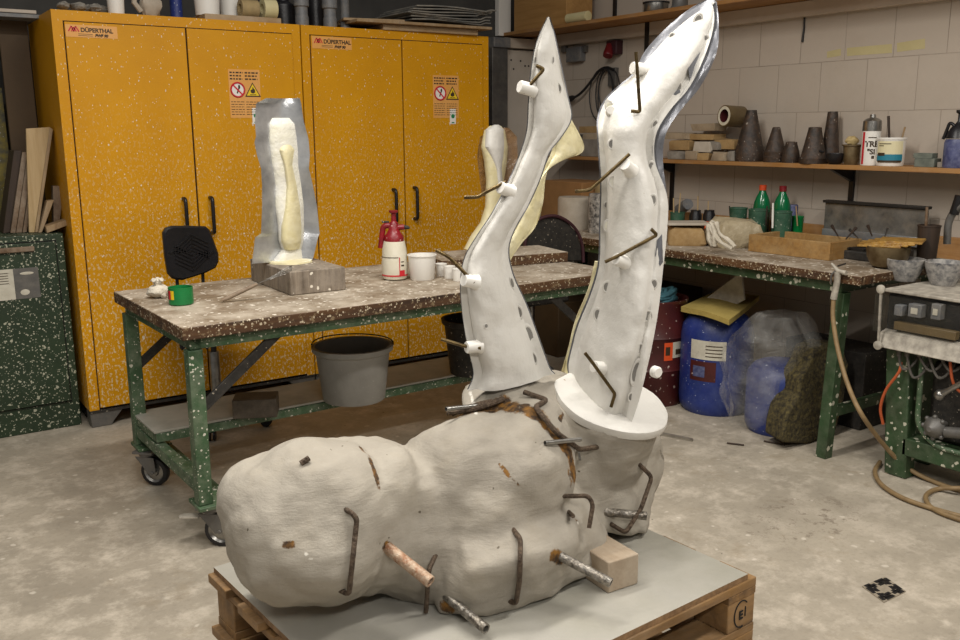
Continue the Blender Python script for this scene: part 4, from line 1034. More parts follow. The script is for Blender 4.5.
# ================================================================ things on the rolling workbench
# --- foot casting in folded aluminium sheet on a plaster-caked block
ba, bb_, bc = AZ(247, 281, TZ), AZ(291, 296, TZ), AZ(346, 290, TZ)
e1 = bc-bb_; e2 = ba-bb_; e2 = (e2-e1*(e2.dot(e1)/e1.length_squared)); e2 = e2.normalized()*max(.2, e2.length)
bh_ = HZ(bb_, 292, 272)-TZ
blk = MB().obox(bb_+e1/2+e2/2+Vector((0, 0, bh_/2+.0005)), e1/2, e2/2, (0, 0, bh_/2))
M['cakedblock'] = wood('caked_wood_block', '#4a3f34', '#8d8070', 2, dust=.6, dots=.6, dustcol='#a3988a')
tag(blk.build('caked_block', 'cakedblock', origin=bb_+e1/2+e2/2+Vector((0, 0, .0005)), bevel=.004), 'thick plaster-caked wooden block on the workbench under the foot casting', 'block')
ZK = TZ+bh_+.001
YF = (bb_+e1*.35+e2*.6).y
ft = thing('foot_casting', Vector((AY(288, 262, YF).x, YF, ZK)), 'upright foot casting in bent shiny sheet metal with yellow resin, standing on the caked block', 'casting')
ZCL = ZK+.0015
def px_grid(rows, Yf, nt=14, bulge=0, thick=.003, curve=None):
    """rows: (y, x_left, x_right[, bulge]) -> front grid on the plane Y=Yf"""
    F = []
    for r_ in rows:
        y, xl, xr = r_[:3]; bu = r_[3] if len(r_) > 3 else bulge; row = []
        for k in range(nt+1):
            t_ = k/nt; q = 2*t_-1; e = bu*max(0, 1-abs(q)**2.3)**.7
            p = AY(xl*(1-t_)+xr*t_, y, Yf)
            if ZCL: p.z = max(p.z, ZCL)
            row.append(p-FH*e+(FH*curve(t_, y) if curve else Vector((0, 0, 0))))
        F.append(row)
    return F
def densify(rows, k=4):
    out = []
    for a, b in zip(rows, rows[1:]):
        for j in range(k): out.append(tuple(u+(v-u)*j/k for u, v in zip(a, b)))
    return out+[rows[-1]]
def slab_from(F, t_): return two_sided(F, [[p+FH*t_ for p in r_] for r_ in F])
rows = densify([(98.5, 269, 302), (104, 259, 303.5), (122, 258, 306), (136, 259, 310), (142, 257.5, 311), (155, 260, 312), (168, 264, 311), (185, 265, 315), (205, 265, 319), (232, 264, 321.5), (236, 258, 320), (262, 255, 314)])
slab_from(px_grid(rows, YF, 16, curve=lambda t_, y: -.05*abs(2*t_-1)**1.6), .003).build('sheet_metal', 'alu', ft)
rows = densify([(118, 272, 290, .01), (124, 269, 297, .03), (142, 269, 299, .035), (152, 270, 300, .035), (165, 272, 300, .035), (185, 275, 303, .03), (205, 275, 305, .04), (225, 278, 305, .05), (240, 279, 305, .05), (249, 282, 303, .04), (262, 272, 306, .05)])
slab_from([[p-FH*.008 for p in r_] for r_ in px_grid(rows, YF, 16)], .012).build('frosted_layer', 'resinwhite', ft)
rows = densify([(141, 280, 295, .02), (150, 279, 297, .05), (165, 285, 295, .05), (185, 287, 299, .045), (205, 285, 302.5, .055), (225, 281, 304, .065), (240, 281, 304, .065), (248, 284, 302, .05)])
slab_from([[p-FH*.010 for p in r_] for r_ in px_grid(rows, YF, 16)], .012).build('resin_shin', 'resin', ft)
pd_ = MB(); cp = AY(290, 262, YF-.02); cp.z = ZK
N = 30; R0 = [(.085*(1+.18*noise.noise(Vector((cos(2*pi*k/N)*1.4, sin(2*pi*k/N)*1.4, 3))))) for k in range(N)]
for z, s0 in ((0, 1.0), (.006, .97)): pass
pd_.add([cp+RH*cos(2*pi*k/N)*R0[k]*s0*1.12+FH*sin(2*pi*k/N)*R0[k]*s0*.9+Vector((0, 0, z)) for z, s0 in ((.0, 1), (.007, .97), (.01, .8), (.012, .3)) for k in range(N)],
        [(i*N+k, i*N+(k+1) % N, (i+1)*N+(k+1) % N, (i+1)*N+k) for i in range(3) for k in range(N)]+[tuple(range(N-1, -1, -1)), tuple(3*N+k for k in range(N))])
pd_.build('resin_puddle', 'resin', ft)
# --- whisk leaning on the block
wh = thing('wire_whisk', AZ(222, 301, TZ), 'wire whisk with wooden handle leaning against the caked block', 'whisk')
p0 = AZ(222, 300.5, TZ+.008); p1 = AZ(258, 287, TZ+.03); p2 = AZ(292, 268, TZ+bh_+.02)
p1 = p0.lerp(p2, .5)
MB().tube([p0, p0.lerp(p1, .2), p0.lerp(p1, .8), p1], [.006, .0085, .0075, .005], 12).build('handle', 'plank_brown', wh)
for k in range(5):
    o_ = (RH*.0+Vector((0, 0, 1)))*(k-2)*.004; sde = (p2-p1).cross(Vector((0, 0, 1))).normalized()*(k-2)*.009
    MB().tube(smoothline([p1, p1.lerp(p2, .4)+sde+o_, p1.lerp(p2, .85)+sde*1.4+o_*2, p2+o_, p1.lerp(p2, .85)-sde*.6+o_], 5), .0011, 5).build('wire_loop', 'steel', wh)
# --- green pot, knotted bag
pz = place(178, 306, TZ+.0005, .04)
gp = thing('measuring_pot', pz, 'small bright green plastic pot with yellow and red label, left end of the workbench', 'pot')
q = PM(pz); r_ = 12/q; hh = (HZ(pz, 178, 287)-TZ)
MB().lathe(pz, [(r_*.92, 0), (r_, .004), (r_, hh), (r_*.94, hh), (r_*.9, .006), (0.001, .006)], 28).build('cup', 'greenplastic', gp)
d = (-FH-RH*.9).normalized(); s_ = d.cross(Vector((0, 0, 1)))
lb = MB()
for k in range(6):
    a0, a1 = (k-3)*.16, (k-2)*.16
    f = lambda a: (d*cos(a)+s_*sin(a))*(r_+.0006)
    lb.slot(0 if k in (2, 3) else 1 if k < 4 else 2)
    lb.add([pz+f(a0)+Vector((0, 0, hh*.35)), pz+f(a1)+Vector((0, 0, hh*.35)), pz+f(a1)+Vector((0, 0, hh*.86)), pz+f(a0)+Vector((0, 0, hh*.86))], [(0, 1, 2, 3)])
lb.build('label_strip', ['redprint', 'yellowprint', 'stickerdark'], gp, smooth=False)
pz = place(156, 299, TZ+.0005, .03); q = PM(pz)
bg = MB().ball(pz+Vector((0, 0, .026)), (.042, .036, .0262), jit=.2, seed=5, n=24, m_=16)
for k in range(5): bg.tube([pz+Vector((0, 0, .045)), pz+Vector((.012*cos(k*1.3), .012*sin(k*1.3), .064)), pz+Vector((.022*cos(k*1.3), .02*sin(k*1.3), .072))], [.012, .006, .009], 8)
tag(bg.build('knotted_bag', 'whitebag', origin=pz), 'small white knotted cloth bag beside the green pot', 'bag')
pz2 = place(163, 299, TZ+.0005, .012)
tag(MB().ball(pz2+Vector((0, 0, .011)), .011, jit=.3).build('plaster_crumb', 'plastercyl', origin=pz2), 'small tan lump between the knotted bag and the green pot', 'lump')
# --- pressure sprayer
pz = place(394, 281, TZ+.0005, .05); q = PM(pz); sp = thing('pressure_sprayer', pz, 'red and white hand pressure sprayer on the workbench', 'sprayer')
R_ = 12.8/q; zz = lambda y: HZ(pz, 394, y)-TZ
prof = [(R_*.7, 0), (R_*.93, .006), (R_, .02), (R_, zz(262)), (R_*.93, zz(248)), (R_*.8, zz(241))]
MB().lathe(pz, prof, 32).build('tank', 'offwhite', sp)
h_ = zz(241)
hd = MB().lathe(pz+Vector((0, 0, h_)), [(R_*.76, 0), (R_*.74, .02), (R_*.55, .034), (R_*.4, .05), (R_*.36, .075), (R_*.2, .085), (R_*.18, .115), (R_*.35, .122), (R_*.35, .13)], 24)
top_ = pz+Vector((0, 0, h_+.055))
hd.tube([top_-RH*.02, top_+RH*.045+Vector((0, 0, .004))], .012, 12)
hd.tube(bentrod([top_+Vector((0, 0, .01)), top_-RH*.045+Vector((0, 0, .012)), top_-RH*.058-Vector((0, 0, .085))], .02), [.013]*3+[.012]*4, 12)
hd.build('pump_head', 'red', sp)
MB().tube([top_+RH*.045+Vector((0, 0, .004)), top_+RH*.058+Vector((0, 0, .002)), top_+RH*.068-Vector((0, 0, .001))], [.009, .008, .004], 10).build('nozzle', 'blackdusty', sp)
MB().bar(top_-RH*.05+Vector((0, 0, .026)), top_-RH*.02+Vector((0, 0, .026)), .012, .007).build('trigger_cap', 'blackdusty', sp, bevel=.001)
lb = MB()
def facing(c): d = CAM-Vector(c); return math.atan2(d.dot(RH), -d.dot(FH))
def arcband(mb, c, r, a0, a1, z0, z1, n=10):
    a0 += facing(c); a1 += facing(c)
    d = lambda a: (-FH*cos(a)+RH*sin(a))*r
    for k in range(n):
        u, v = a0+(a1-a0)*k/n, a0+(a1-a0)*(k+1)/n
        mb.add([c+d(u)+Vector((0, 0, z0)), c+d(v)+Vector((0, 0, z0)), c+d(v)+Vector((0, 0, z1)), c+d(u)+Vector((0, 0, z1))], [(0, 1, 2, 3)])
arcband(lb, pz, R_+.0006, -1.4, 1.4, zz(275), zz(273.6)); arcband(lb, pz, R_+.0006, .35, .42, zz(275), zz(256)); arcband(lb, pz, R_+.0008, .42, .85, zz(274), zz(269)); 
lb.slot(1); arcband(lb, pz, R_+.0006, -1.5, .3, zz(256.4), zz(255.8)); arcband(lb, pz, R_+.0006, .5, .8, zz(261), zz(260.2)); arcband(lb, pz, R_+.0006, .5, .8, zz(265), zz(263.5))
lb.build('printed_band', ['redprint', 'stickerdark'], sp, smooth=False)
# --- white tub and small cups
def open_cup(name, mat, x, yb, yt, r0, r1, z, label, cat, group=None, rim=.003, fill=None, jit=0):
    p = place(x, yb, z+.0006, r0/500 if r0 > 1 else r0); q = PM(p); a, b = r0/q, r1/q; h = HZ(p, x, yt)-z
    # upper rim shows its far side: the nearer rim edge decides the height
    mb = MB().lathe(p, [(a*.96, 0), (a, .003), (b, h), (b+rim, h), (b+rim, h+.004), (b-rim*.6, h+.004), (a*.9, .006), (.001, .006)], 32, jit=jit)
    if fill: mb.slot(1).lathe(p+Vector((0, 0, h*.8)), [(.001, 0), ((a+b)/2*.95, 0)], 24, caps=False)
    return tag(mb.build(name, [mat, fill] if fill else mat, origin=p), label, cat, group)
open_cup('plastic_tub', 'white', 422, 280, 255.5, 12, 14, TZ, 'plain white plastic tub right of the sprayer on the workbench', 'tub')
for x, yb, lab in ((441, 276, 'small white cup, leftmost of the row right of the white tub'), (449.5, 278.5, 'small white cup, middle of the row beside the tub'), (458, 281, 'small white cup, rightmost of the row, nearest the pointed leg mould')):
    open_cup('small_cup', 'white', x, yb, yb-11.5, 5.2, 5.8, TZ, lab, 'cup', 'small white cups on the workbench', rim=.001)
# --- board with a second resin leg mould on the right half of the bench
za = TZ
A_, B_2 = AZ(448, 271, TZ), AZ(568, 262, TZ)
u_ = (B_2-A_).normalized(); v_ = Vector((-u_.y, u_.x, 0)); h_ = HZ(B_2, 568, 252)-TZ
L_ = (B_2-A_).length+.03
rbp = MB().obox(B_2-u_*L_/2+v_*.15+Vector((0, 0, h_/2+.0005)), u_*L_/2, v_*.15, (0, 0, h_/2))
M['rawtop'] = topmat('dusty_loose_board', 0)
tag(rbp.build('thick_board', 'rawtop', origin=B_2-u_*L_/2+v_*.15+Vector((0, 0, .0005)), bevel=.003), 'thick dusty board lying on the right half of the workbench', 'board')
ZR = TZ+h_+.001; cR = B_2-u_*(L_*.62)+v_*.17; YR = cR.y
ZCL = None
rl = thing('resin_foot', Vector((cR.x, cR.y, ZR)), 'milky yellow resin foot and shin standing on the thick board behind the pointed leg mould', 'casting')
zb_ = AY(482, 250, YR)
rows = densify([(129, 490, 501, .01), (134, 484, 505, .04), (150, 481, 508, .06), (165, 484, 507, .06), (185, 486, 504, .05), (210, 485, 504, .05), (226, 480, 506, .06), (240, 470, 512, .07), (252, 464, 516, .07)])
Fp = px_grid(rows, YR, 18); Bk = [[p+FH*(.045*max(0, 1-abs(2*k/18-1)**2.3)**.7+.012) for k, p in enumerate(px_grid([r_[:3]+(0,)], YR, 18)[0])] for r_ in rows]
rz = min(p.z for r_ in Fp for p in r_)-ZR
two_sided([[p-Vector((0, 0, rz)) for p in r_] for r_ in Fp], [[p-Vector((0, 0, rz)) for p in r_] for r_ in Bk]).build('resin_body', 'resin', rl)
rows = densify([(128, 494, 499, .02), (133, 485, 504, .055), (150, 483, 506, .075), (160, 488, 505, .07), (172, 494, 503, .06), (190, 497, 503, .05)])
slab_from([[p-FH*.004-Vector((0, 0, rz)) for p in r_] for r_ in px_grid(rows, YR, 16)], .012).build('frosted_toe', 'plaster', rl)
rows = densify([(131, 498, 509, 0), (140, 480, 517, 0), (160, 477, 518, 0), (185, 480, 512, 0), (200, 482, 507, 0)])
M['amber'] = clearmat('clear_amber_sheet', '#8a6a48', .55, .2)
slab_from([[p+FH*.05-Vector((0, 0, rz)) for p in r_] for r_ in px_grid(rows, YR, 12, curve=lambda t_, y: -.03*abs(2*t_-1))], .002).build('clear_sheet', 'amber', rl)

# ================================================================ on the lower shelf
ZS = .2955
def pail(name, mat, x, yb, yt, r0, r1, z, label, handle, grp=None, hm='cable'):
    p = place(x, yb, z+.0005, r0/430); q = PM(p); a, b = r0/q, r1/q; h = HZ(p, x, yt)-z
    t = thing(name, p, label, 'bucket', grp)
    MB().lathe(p, [(a*.97, 0), (a, .006), (b*.97, h-.03), (b*1.0, h-.028), (b*1.06, h-.02), (b*1.08, h), (b*.98, h), (a*.95, .01), (.001, .01)], 40).build('tub', mat, t)
    if handle:
        pts = [p+RH*cos(t_)*b*1.08+FH*(.4*sin(t_)*b*1.2)+Vector((0, 0, h+.001+.030*sin(t_)**.7)) for t_ in [pi*k/16 for k in range(17)]]
        MB().tube(pts, .0028, 8).build('handle', hm, t)
    return t
pail('builders_bucket', 'greybucket', 352, 403, 345, 31, 37.5, ZS, 'dusty grey builder\'s bucket with wire handle on the workbench\'s lower shelf', True)
pail('black_bucket', 'blackdusty', 473, 375, 318, 23, 29, ZS, 'black spattered bucket on the lower shelf behind the pointed leg mould', False)
a, b, c = AZ(233, 419.5, ZS), AZ(277, 417.5, ZS), AZ(233, 404, ZS)
h_ = HZ(a, 233, 401)-ZS; e = (b-a); f = Vector((-e.y, e.x, 0)).normalized()*.12
mb = MB().obox(a+e/2+f/2+Vector((0, 0, h_/2+.0005)), e/2, f/2, (0, 0, h_/2))
tag(mb.build('black_block', 'blockdark', origin=a+e/2+f/2+Vector((0, 0, .0005)), bevel=.003), 'dark spattered rectangular block on the lower shelf, left of the grey bucket', 'block')

# ================================================================ swivel chair behind the bench
sc_ = Vector((.535, -.30, 0))
ch = thing('swivel_chair', sc_, 'black ribbed swivel work chair between the workbench and the left yellow cabinet', 'chair')
st = MB()
for k in range(5):
    a = 2*pi*k/5+.5; st.bar(sc_+Vector((0, 0, .09)), sc_+Vector((cos(a)*.27, sin(a)*.25, .065)), .035, .028)
st.lathe(sc_+Vector((0, 0, .06)), [(.035, 0), (.035, .06), (.028, .065)], 20)
st.build('star_base', 'greymetal', ch, bevel=.003)
for k in range(5):
    a = 2*pi*k/5+.5; c = sc_+Vector((cos(a)*.25, sin(a)*.25, .0255)); s_ = Vector((-sin(a), cos(a), 0))
    w_ = MB().lathe(c-s_*.018, [(.022, 0), (.025, .003), (.025, .011), (.018, .013)], 20, axis=s_).lathe(c+s_*.005, [(.018, 0), (.025, .002), (.025, .01), (.022, .013)], 20, axis=s_)
    w_.lathe(c+Vector((0, 0, .015)), [(.012, 0), (.012, .03)], 10); w_.build('caster', 'black', ch)
MB().lathe(sc_+Vector((0, 0, .12)), [(.025, 0), (.025, .25), (.024, .252)], 20).build('gas_column', 'steel', ch)
MB().lathe(sc_+Vector((0, 0, .372)), [(.014, 0), (.014, .19)], 16).build('piston', 'black', ch)
MB().lathe(sc_+Vector((.0, .03, .56)), [(.12, 0), (.19, .01), (.205, .03), (.195, .05), (.1, .055)], 32).build('seat', 'black', ch)
YBk = -.40
poly = [(163, 233), (166, 228), (172, 226), (190, 226), (206, 226.5), (210, 230), (214, 240), (219, 254), (219, 262), (216, 268), (206, 273), (194, 277), (182, 280.5), (173, 279), (168, 274), (165, 256)]
P = [AY(x, y, YBk) for x, y in poly]; cc = sum(P, Vector())/len(P)
bk = MB(); n_ = len(P)
ring = lambda s0, o_: [cc+(p-cc)*s0+Vector((0, o_, 0)) for p in P]
rs_ = [ring(.9, .034), ring(1, .022), ring(1, .006), ring(.93, -.004), ring(.84, -.003)]
bk.add([v for r__ in rs_ for v in r__], [(i*n_+k, i*n_+(k+1) % n_, (i+1)*n_+(k+1) % n_, (i+1)*n_+k) for i in range(4) for k in range(n_)]+[tuple(range(n_-1, -1, -1)), tuple(4*n_+k for k in range(n_))])
bkp = bk.build('backrest', 'black', ch)
rb = MB()
for i in range(7):                       # chevron ribs around a diamond
    for sx in (-1, 1):
        o_ = -.066+i*.022
        for sy in (-1, 1):
            if i > 4: continue
            p0 = cc+Vector((0, -.004, sy*(.012+i*.018))); p1 = cc+Vector((sx*(.020+i*.020), -.004, sy*.002))
            if sx*sy > 0: p1 = cc+Vector((sx*.078, -.004, sy*(.012+i*.018-.045)))
            rb.bar(p0, p1, .0075, .010, up=(0, 1, 0))
rb.build('rib_pattern', 'black', bkp)
for x in (177, 203):
    p = AY(x, 277, YBk+.03); q_ = AY(x+.5, 300, YBk+.03)
    MB().tube(bentrod([p+Vector((0, 0, .05)), q_-Vector((0, 0, .26)), Vector((sc_.x+(q_.x-sc_.x)*.6, sc_.y-.05, .575))], .05), .008, 10).build('back_support', 'black', ch)
# --- second chair, right behind the bench end
c0 = AZ(566, 384, 0); c0 = Vector((AX(566, 330, c0.x).x, c0.y, 0))
c2_ = thing('upholstered_chair', c0, 'dark padded chair with maroon piping behind the right end of the workbench', 'chair')
Yc = c0.y-.12
poly = [(524, 262), (525, 240), (531, 226), (541, 218), (555, 216), (568, 222), (577, 232), (582, 246), (583, 262)]
P = [AY(x, y, Yc) for x, y in poly]; zt_ = max(p.z for p in P)
MB().prism(P, (0, .05, 0)).build('backrest', 'blackdusty', c2_, bevel=.012)
MB().tube([p+Vector((0, -.004, 0)) for p in smoothline(P, 5)], .009, 8).build('piping', 'maroonpiping', c2_)
sz = .50; cx = (P[0].x+P[-1].x)/2
MB().box((cx-.17, Yc+.02, sz), (cx+.13, Yc+.44, sz+.06)).build('seat', 'blackdusty', c2_, bevel=.015)
MB().box((cx-.03, Yc+.05, sz+.02), (cx+.03, Yc+.07, P[0].z+.03)).build('back_bracket', 'darkmetal', c2_, bevel=.003)
MB().lathe(Vector((cx, Yc+.2, .06)), [(.022, 0), (.022, sz-.06)], 16).build('stem', 'steel', c2_)
for k in range(5):
    a = 2*pi*k/5+.2; v = Vector((cos(a), sin(a), 0)); cc_ = Vector((cx, Yc+.2, .1))
    MB().tube([cc_, cc_+v*.12+Vector((0, 0, .0)), cc_+v*.19-Vector((0, 0, .04))], [.02, .018, .014], 10).lathe(cc_+v*.19-Vector((0, 0, .1)), [(.02, .0), (.028, .01), (.028, .03), (.01, .055)], 14).build('base_arm', 'greymetal', c2_)
# ================================================================ right side: shelves on the block wall
def sbase(x, X, z): p = AX(x, 160, X); return Vector((p.x, p.y, z))
def lath(name, x, X, z, prof, mat, label, cat, group=None, base=None, parent=None, n=26, jit=0, top=None):
    """upright turned thing: prof = [(half width, y)] read from the base upwards"""
    p = Vector(base) if base is not None else sbase(x, X, z+.0006); q = PM(p)
    pr = [(max(hw/q, .0008), max(0, HZ(p, x, y)-p.z)) for hw, y in prof]; b0 = pr[0][1]; pr = [(r, h-b0) for r, h in pr]
    o = MB().lathe(p, pr, n, jit=jit)
    if parent: return o.build(name, mat, parent), p, pr
    return tag(o.build(name, mat, origin=p), label, cat, group), p, pr
ZL, ZU, XF, XU = 1.25, 2.085, 3.13, 3.05
sf = thing('wall_shelf', (XF+.1, -1.5, ZL-.022), 'long narrow lower wooden shelf carrying cones and stones on the block wall', 'shelf')
MB().box((XF, -4.2, ZL-.022), (XW-.0005, AX(548, 160, XF).y, ZL)).build('shelf_board', 'shelfwood', sf, bevel=.002)
for x in (673, 853):
    y = AX(x, 180, XW).y
    k = MB().box((XW-.014, y-.013, .93), (XW-.0006, y+.013, ZL-.0225)); k.prism([(XW-.015, y-.009, ZL-.023), (XW-.2, y-.009, ZL-.023), (XW-.015, y-.009, ZL-.09)], (0, .018, 0))
    k.build('bracket', 'black', sf)
su = thing('wall_shelf', (XU+.1, -1.5, ZU-.022), 'upper wooden shelf under the top edge carrying a wooden crate and steel pot', 'shelf')
MB().box((XU, -4.4, ZU-.022), (XW-.0005, YB-.01, ZU)).build('shelf_board', 'shelfwood', su, bevel=.002)
for x, yb in ((615.5, 20), (583, 3)):
    y = AX(x, 15, XW).y
    MB().box((XW-.014, y-.013, ZU+.0005), (XW-.0006, y+.013, ZU+.5)).build('upright', 'black', su)
y = AX(648, 45, XW-.04).y
MB().box((XW-.055, y-.018, AX(648, 54, XW-.05).z), (XW-.0505, y+.018, ZU-.0225)).build('bracket', 'darkmetal', su, bevel=.001)
# cones
cg = 'blackened clay cones on the lower shelf'
lath('clay_cone', 749, 3.215, ZL, [(14, 161), (14.5, 157), (14, 155), (14.5, 151), (13.5, 149), (13.5, 147), (12.6, 145), (5.2, 112), (5, 110), (3.6, 110), (3.4, 114)], 'cone', 'largest blackened clay cone, leftmost in the row next to the stones', 'cone', cg)
lath('clay_cone', 774.5, 3.215, ZL, [(11, 162), (11.4, 157), (10.6, 156), (11, 152), (9.6, 150), (9, 147), (3.8, 128), (3, 127)], 'cone', 'medium clay cone second from left on the lower shelf', 'cone', cg)
lath('clay_cone', 790.5, 3.21, ZL, [(8.5, 162.5), (8.8, 158), (8, 152), (5.6, 144), (5.4, 142), (3, 141.5)], 'cone', 'smallest squat clay cone between the medium and the wide one', 'cone', cg)
lath('clay_cone', 813, 3.185, ZL, [(13, 163), (13.4, 158), (12, 156), (6.6, 130), (6.2, 127), (4, 126.5)], 'cone', 'wide clay cone with pale rim right of the squat one, behind the pan', 'cone', cg)
lath('clay_cone', 829.5, 3.28, ZL, [(9, 160), (9, 155), (5.8, 120), (5, 110), (4.6, 108.5), (3, 108.3)], 'cone', 'tall slender dark clay cone standing behind the pan', 'cone', cg)
pn = thing('black_pan', sbase(832, 3.165, ZL+.0006), 'small black pan with short handle in front of the slender cone', 'pan')
lath('pan_bowl', 835, 3.17, ZL, [(5, 163), (7.5, 160), (9.5, 155), (9.8, 152), (9.4, 152), (7, 159)], 'black', '', '', parent=pn)
a_ = AX(824, 152, 3.165); b_ = AX(812, 149.5, 3.165)
MB().tube([a_, b_], .005, 8).build('pan_handle', 'black', pn)
bp = thing('brass_pot', sbase(851, 3.2, ZL+.0006), 'small brass pot with pale sponge ball on top, left of the spray can', 'pot')
lath('pot_body', 851, 3.2, ZL, [(6, 164), (7.6, 160), (8, 152), (8.2, 146), (9.4, 145.5), (9.4, 144), (7.8, 144), (7, 150)], 'copper', '', '', parent=bp)
c_ = AX(852, 140.5, 3.2); MB().ball(c_, (.028, .028, .022), jit=.35, seed=9).build('sponge', 'bristle', bp)
# spray can
sc2 = thing('spray_can', sbase(869.5, 3.19, ZL+.0006), 'white spray can with red stripe and silver shoulder, left of the paint bucket', 'can')
o_, p_, pr_ = lath('can_body', 869.5, 3.19, ZL, [(8.4, 165), (8.7, 164), (8.7, 131)], 'white', '', '', parent=sc2)
lath('can_shoulder', 869.5, 3.19, ZL, [(8.9, 131), (8.9, 129.5), (8.6, 121), (6.4, 119), (3.0, 117.5), (2.6, 114.5)], 'steel', '', '', parent=sc2).__class__
sh_ = COL.objects[-1] if False else None
for o in list(sc2.children):
    if o.name.startswith('can_shoulder'):
        o.location.z += HZ(p_, 869.5, 131)-p_.z
r_ = pr_[1][0]+.0006; zc = lambda y: HZ(p_, 869.5, y)-p_.z
md_ = MB(); arcband(md_, p_, r_, -1.05, -.72, zc(164), zc(132))
md_.slot(1)
def walltext(mb, txt, p, r, ang0, z, size):
    ang0 += facing(p)
    """lettering wrapped round an upright can"""
    cu = bpy.data.curves.new('t', 'FONT'); cu.body = txt; cu.size = size; cu.offset = size*.035; cu.resolution_u = 3
    ob = bpy.data.objects.new('t', cu); COL.objects.link(ob); bpy.context.view_layer.update()
    me = bpy.data.meshes.new_from_object(ob.evaluated_get(bpy.context.evaluated_depsgraph_get()))
    vs = []
    for v in me.vertices:
        a = ang0+v.co.x/r; vs.append(p+(-FH*cos(a)+RH*sin(a))*(r+.0006)+Vector((0, 0, z+v.co.y)))
    mb.add(vs, [tuple(f.vertices) for f in me.polygons]); bpy.data.objects.remove(ob); bpy.data.meshes.remove(me)
walltext(md_, 'TREN', p_, r_, -.64, zc(146.5), .036); walltext(md_, '"SI', p_, r_, -.34, zc(154), .034)
arcband(md_, p_, r_, .15, .45, zc(158.5), zc(155.5)); arcband(md_, p_, r_, -.3, .6, zc(138), zc(137))
md_.build('can_label', ['redprint', 'stickerdark'], sc2, smooth=False)
# paint bucket with brushes
pbk = thing('paint_bucket', sbase(890, 3.21, ZL+.0006), 'small white paint bucket with cream and teal label on the lower shelf', 'bucket')
o_, p_, pr_ = lath('bucket_body', 890, 3.21, ZL, [(12.3, 166), (12.8, 164), (13.4, 140), (14.2, 139.5), (14.2, 137.5), (12.6, 137.5), (11.6, 160), (.5, 160)], 'white', '', '', parent=pbk)
zc = lambda y: HZ(p_, 890, y)-p_.z; r_ = pr_[2][0]+.0012
md_ = MB(); arcband(md_, p_, r_, -1.1, .9, zc(154), zc(141)); md_.slot(1); arcband(md_, p_, r_, -1.1, .9, zc(161), zc(154)); md_.slot(2)
arcband(md_, p_, r_+.0005, -1.0, -.4, zc(155.5), zc(152.5)); arcband(md_, p_, r_+.0005, -1.0, .8, zc(162), zc(160)); arcband(md_, p_, r_+.0005, -.9, 0, zc(144), zc(143.2)); arcband(md_, p_, r_+.0005, -.9, -.5, zc(146), zc(145.2))
md_.build('bucket_label', ['creamprint', 'blueprint', 'stickerdark'], pbk, smooth=False)
for (x0, y0, x1, y1, r0, m0, lab) in ((889.5, 150, 888.5, 116, .006, 'plank_dark', 'dark upright brush handle standing in the paint bucket'), (899, 150, 905, 127, .004, 'plank', 'thin tan stick leaning right in the paint bucket')):
    a_, b_ = AX(x0, y0, 3.21), AX(x1, y1, 3.21); tag(MB().tube([a_, a_.lerp(b_, .6), b_], [r0*.8, r0, r0*1.1], 8).build('paint_brush' if m0 == 'plank_dark' else 'stick', m0, origin=a_), lab, 'brush')
M['sponge_grey'] = paint('grey_green_sponge', '#5a6159', '#777c72', .9, nscale=20)
def sblock(name, x0, y0, x1, y1, X, d, mat, label, cat, group=None, z=None, jit=0, seed=0, parent=None):
    """block on the wall shelf given by its seen face"""
    a_, b_ = AX(x0, y1, X), AX(x1, y1, X); zb0 = ZL+.0006 if z is None else z
    h = abs(AX(x0, y0, X).z-AX(x0, y1, X).z)
    pts = [Vector((X+dx_, yy, zb0+dz_)) for dx_ in (0, d) for yy in (a_.y, b_.y) for dz_ in (0, h)]
    if jit:
        R_ = random.Random(seed); pts2 = []
        for p in pts:
            for _ in range(2): pts2.append(p+Vector((R_.uniform(0, 1)*jit*(1 if p.x == X else -1), R_.uniform(0, 1)*jit*(1 if p.y == min(a_.y, b_.y) else -1), -R_.uniform(0, 1)*jit*.8 if p.z > zb0+h/2 else R_.uniform(0, .002))))
        pts = pts2
    c = sum(pts, Vector())/len(pts); c.z = zb0
    return tag(MB().hull(pts).build(name, mat, origin=c, bevel=.002), label, cat, group)
sblock('abrasive_block', 914, 155, 934, 163.5, 3.19, .06, 'sponge_grey', 'grey-green abrasive block, lower of the two right of the paint bucket', 'block', 'abrasive blocks')
za_ = ZL+.0006+abs(AX(914, 155, 3.19).z-AX(914, 163.5, 3.19).z)+.0006
sblock('abrasive_block', 913, 151, 932, 156, 3.195, .05, 'sponge_grey', 'grey-green abrasive block lying on top of the other, right of the paint bucket', 'block', 'abrasive blocks', z=za_)
sblock('stone_chip', 937, 159, 945, 164.5, 3.18, .04, 'stone3', 'small grey chip left of the blue sprayer tank', 'stone')
# blue pressure sprayer at the right edge
bs = thing('pressure_sprayer', sbase(956, 3.21, ZL+.0006), 'dusty blue sprayer tank with black pump head at the right end of the lower shelf', 'sprayer')
lath('tank', 956, 3.21, ZL, [(11.5, 167), (12.2, 165), (12.2, 142), (11, 138.5)], 'bluespray', '', '', parent=bs)
o_, p_, pr_ = lath('pump_head', 956, 3.21, ZL, [(11.5, 138.5), (10, 132), (7, 127), (4, 124), (2, 121), (2, 114), (4, 112.5), (4, 110)], 'black', '', '', parent=bs)
o_.location.z += HZ(p_, 956, 138.5)-p_.z
a_ = AX(950, 122, 3.19); MB().tube(bentrod([AX(955, 126, 3.19), a_, AX(944.5, 136, 3.19), AX(943, 139, 3.19)], .02), .007, 10).build('lever', 'black', bs)
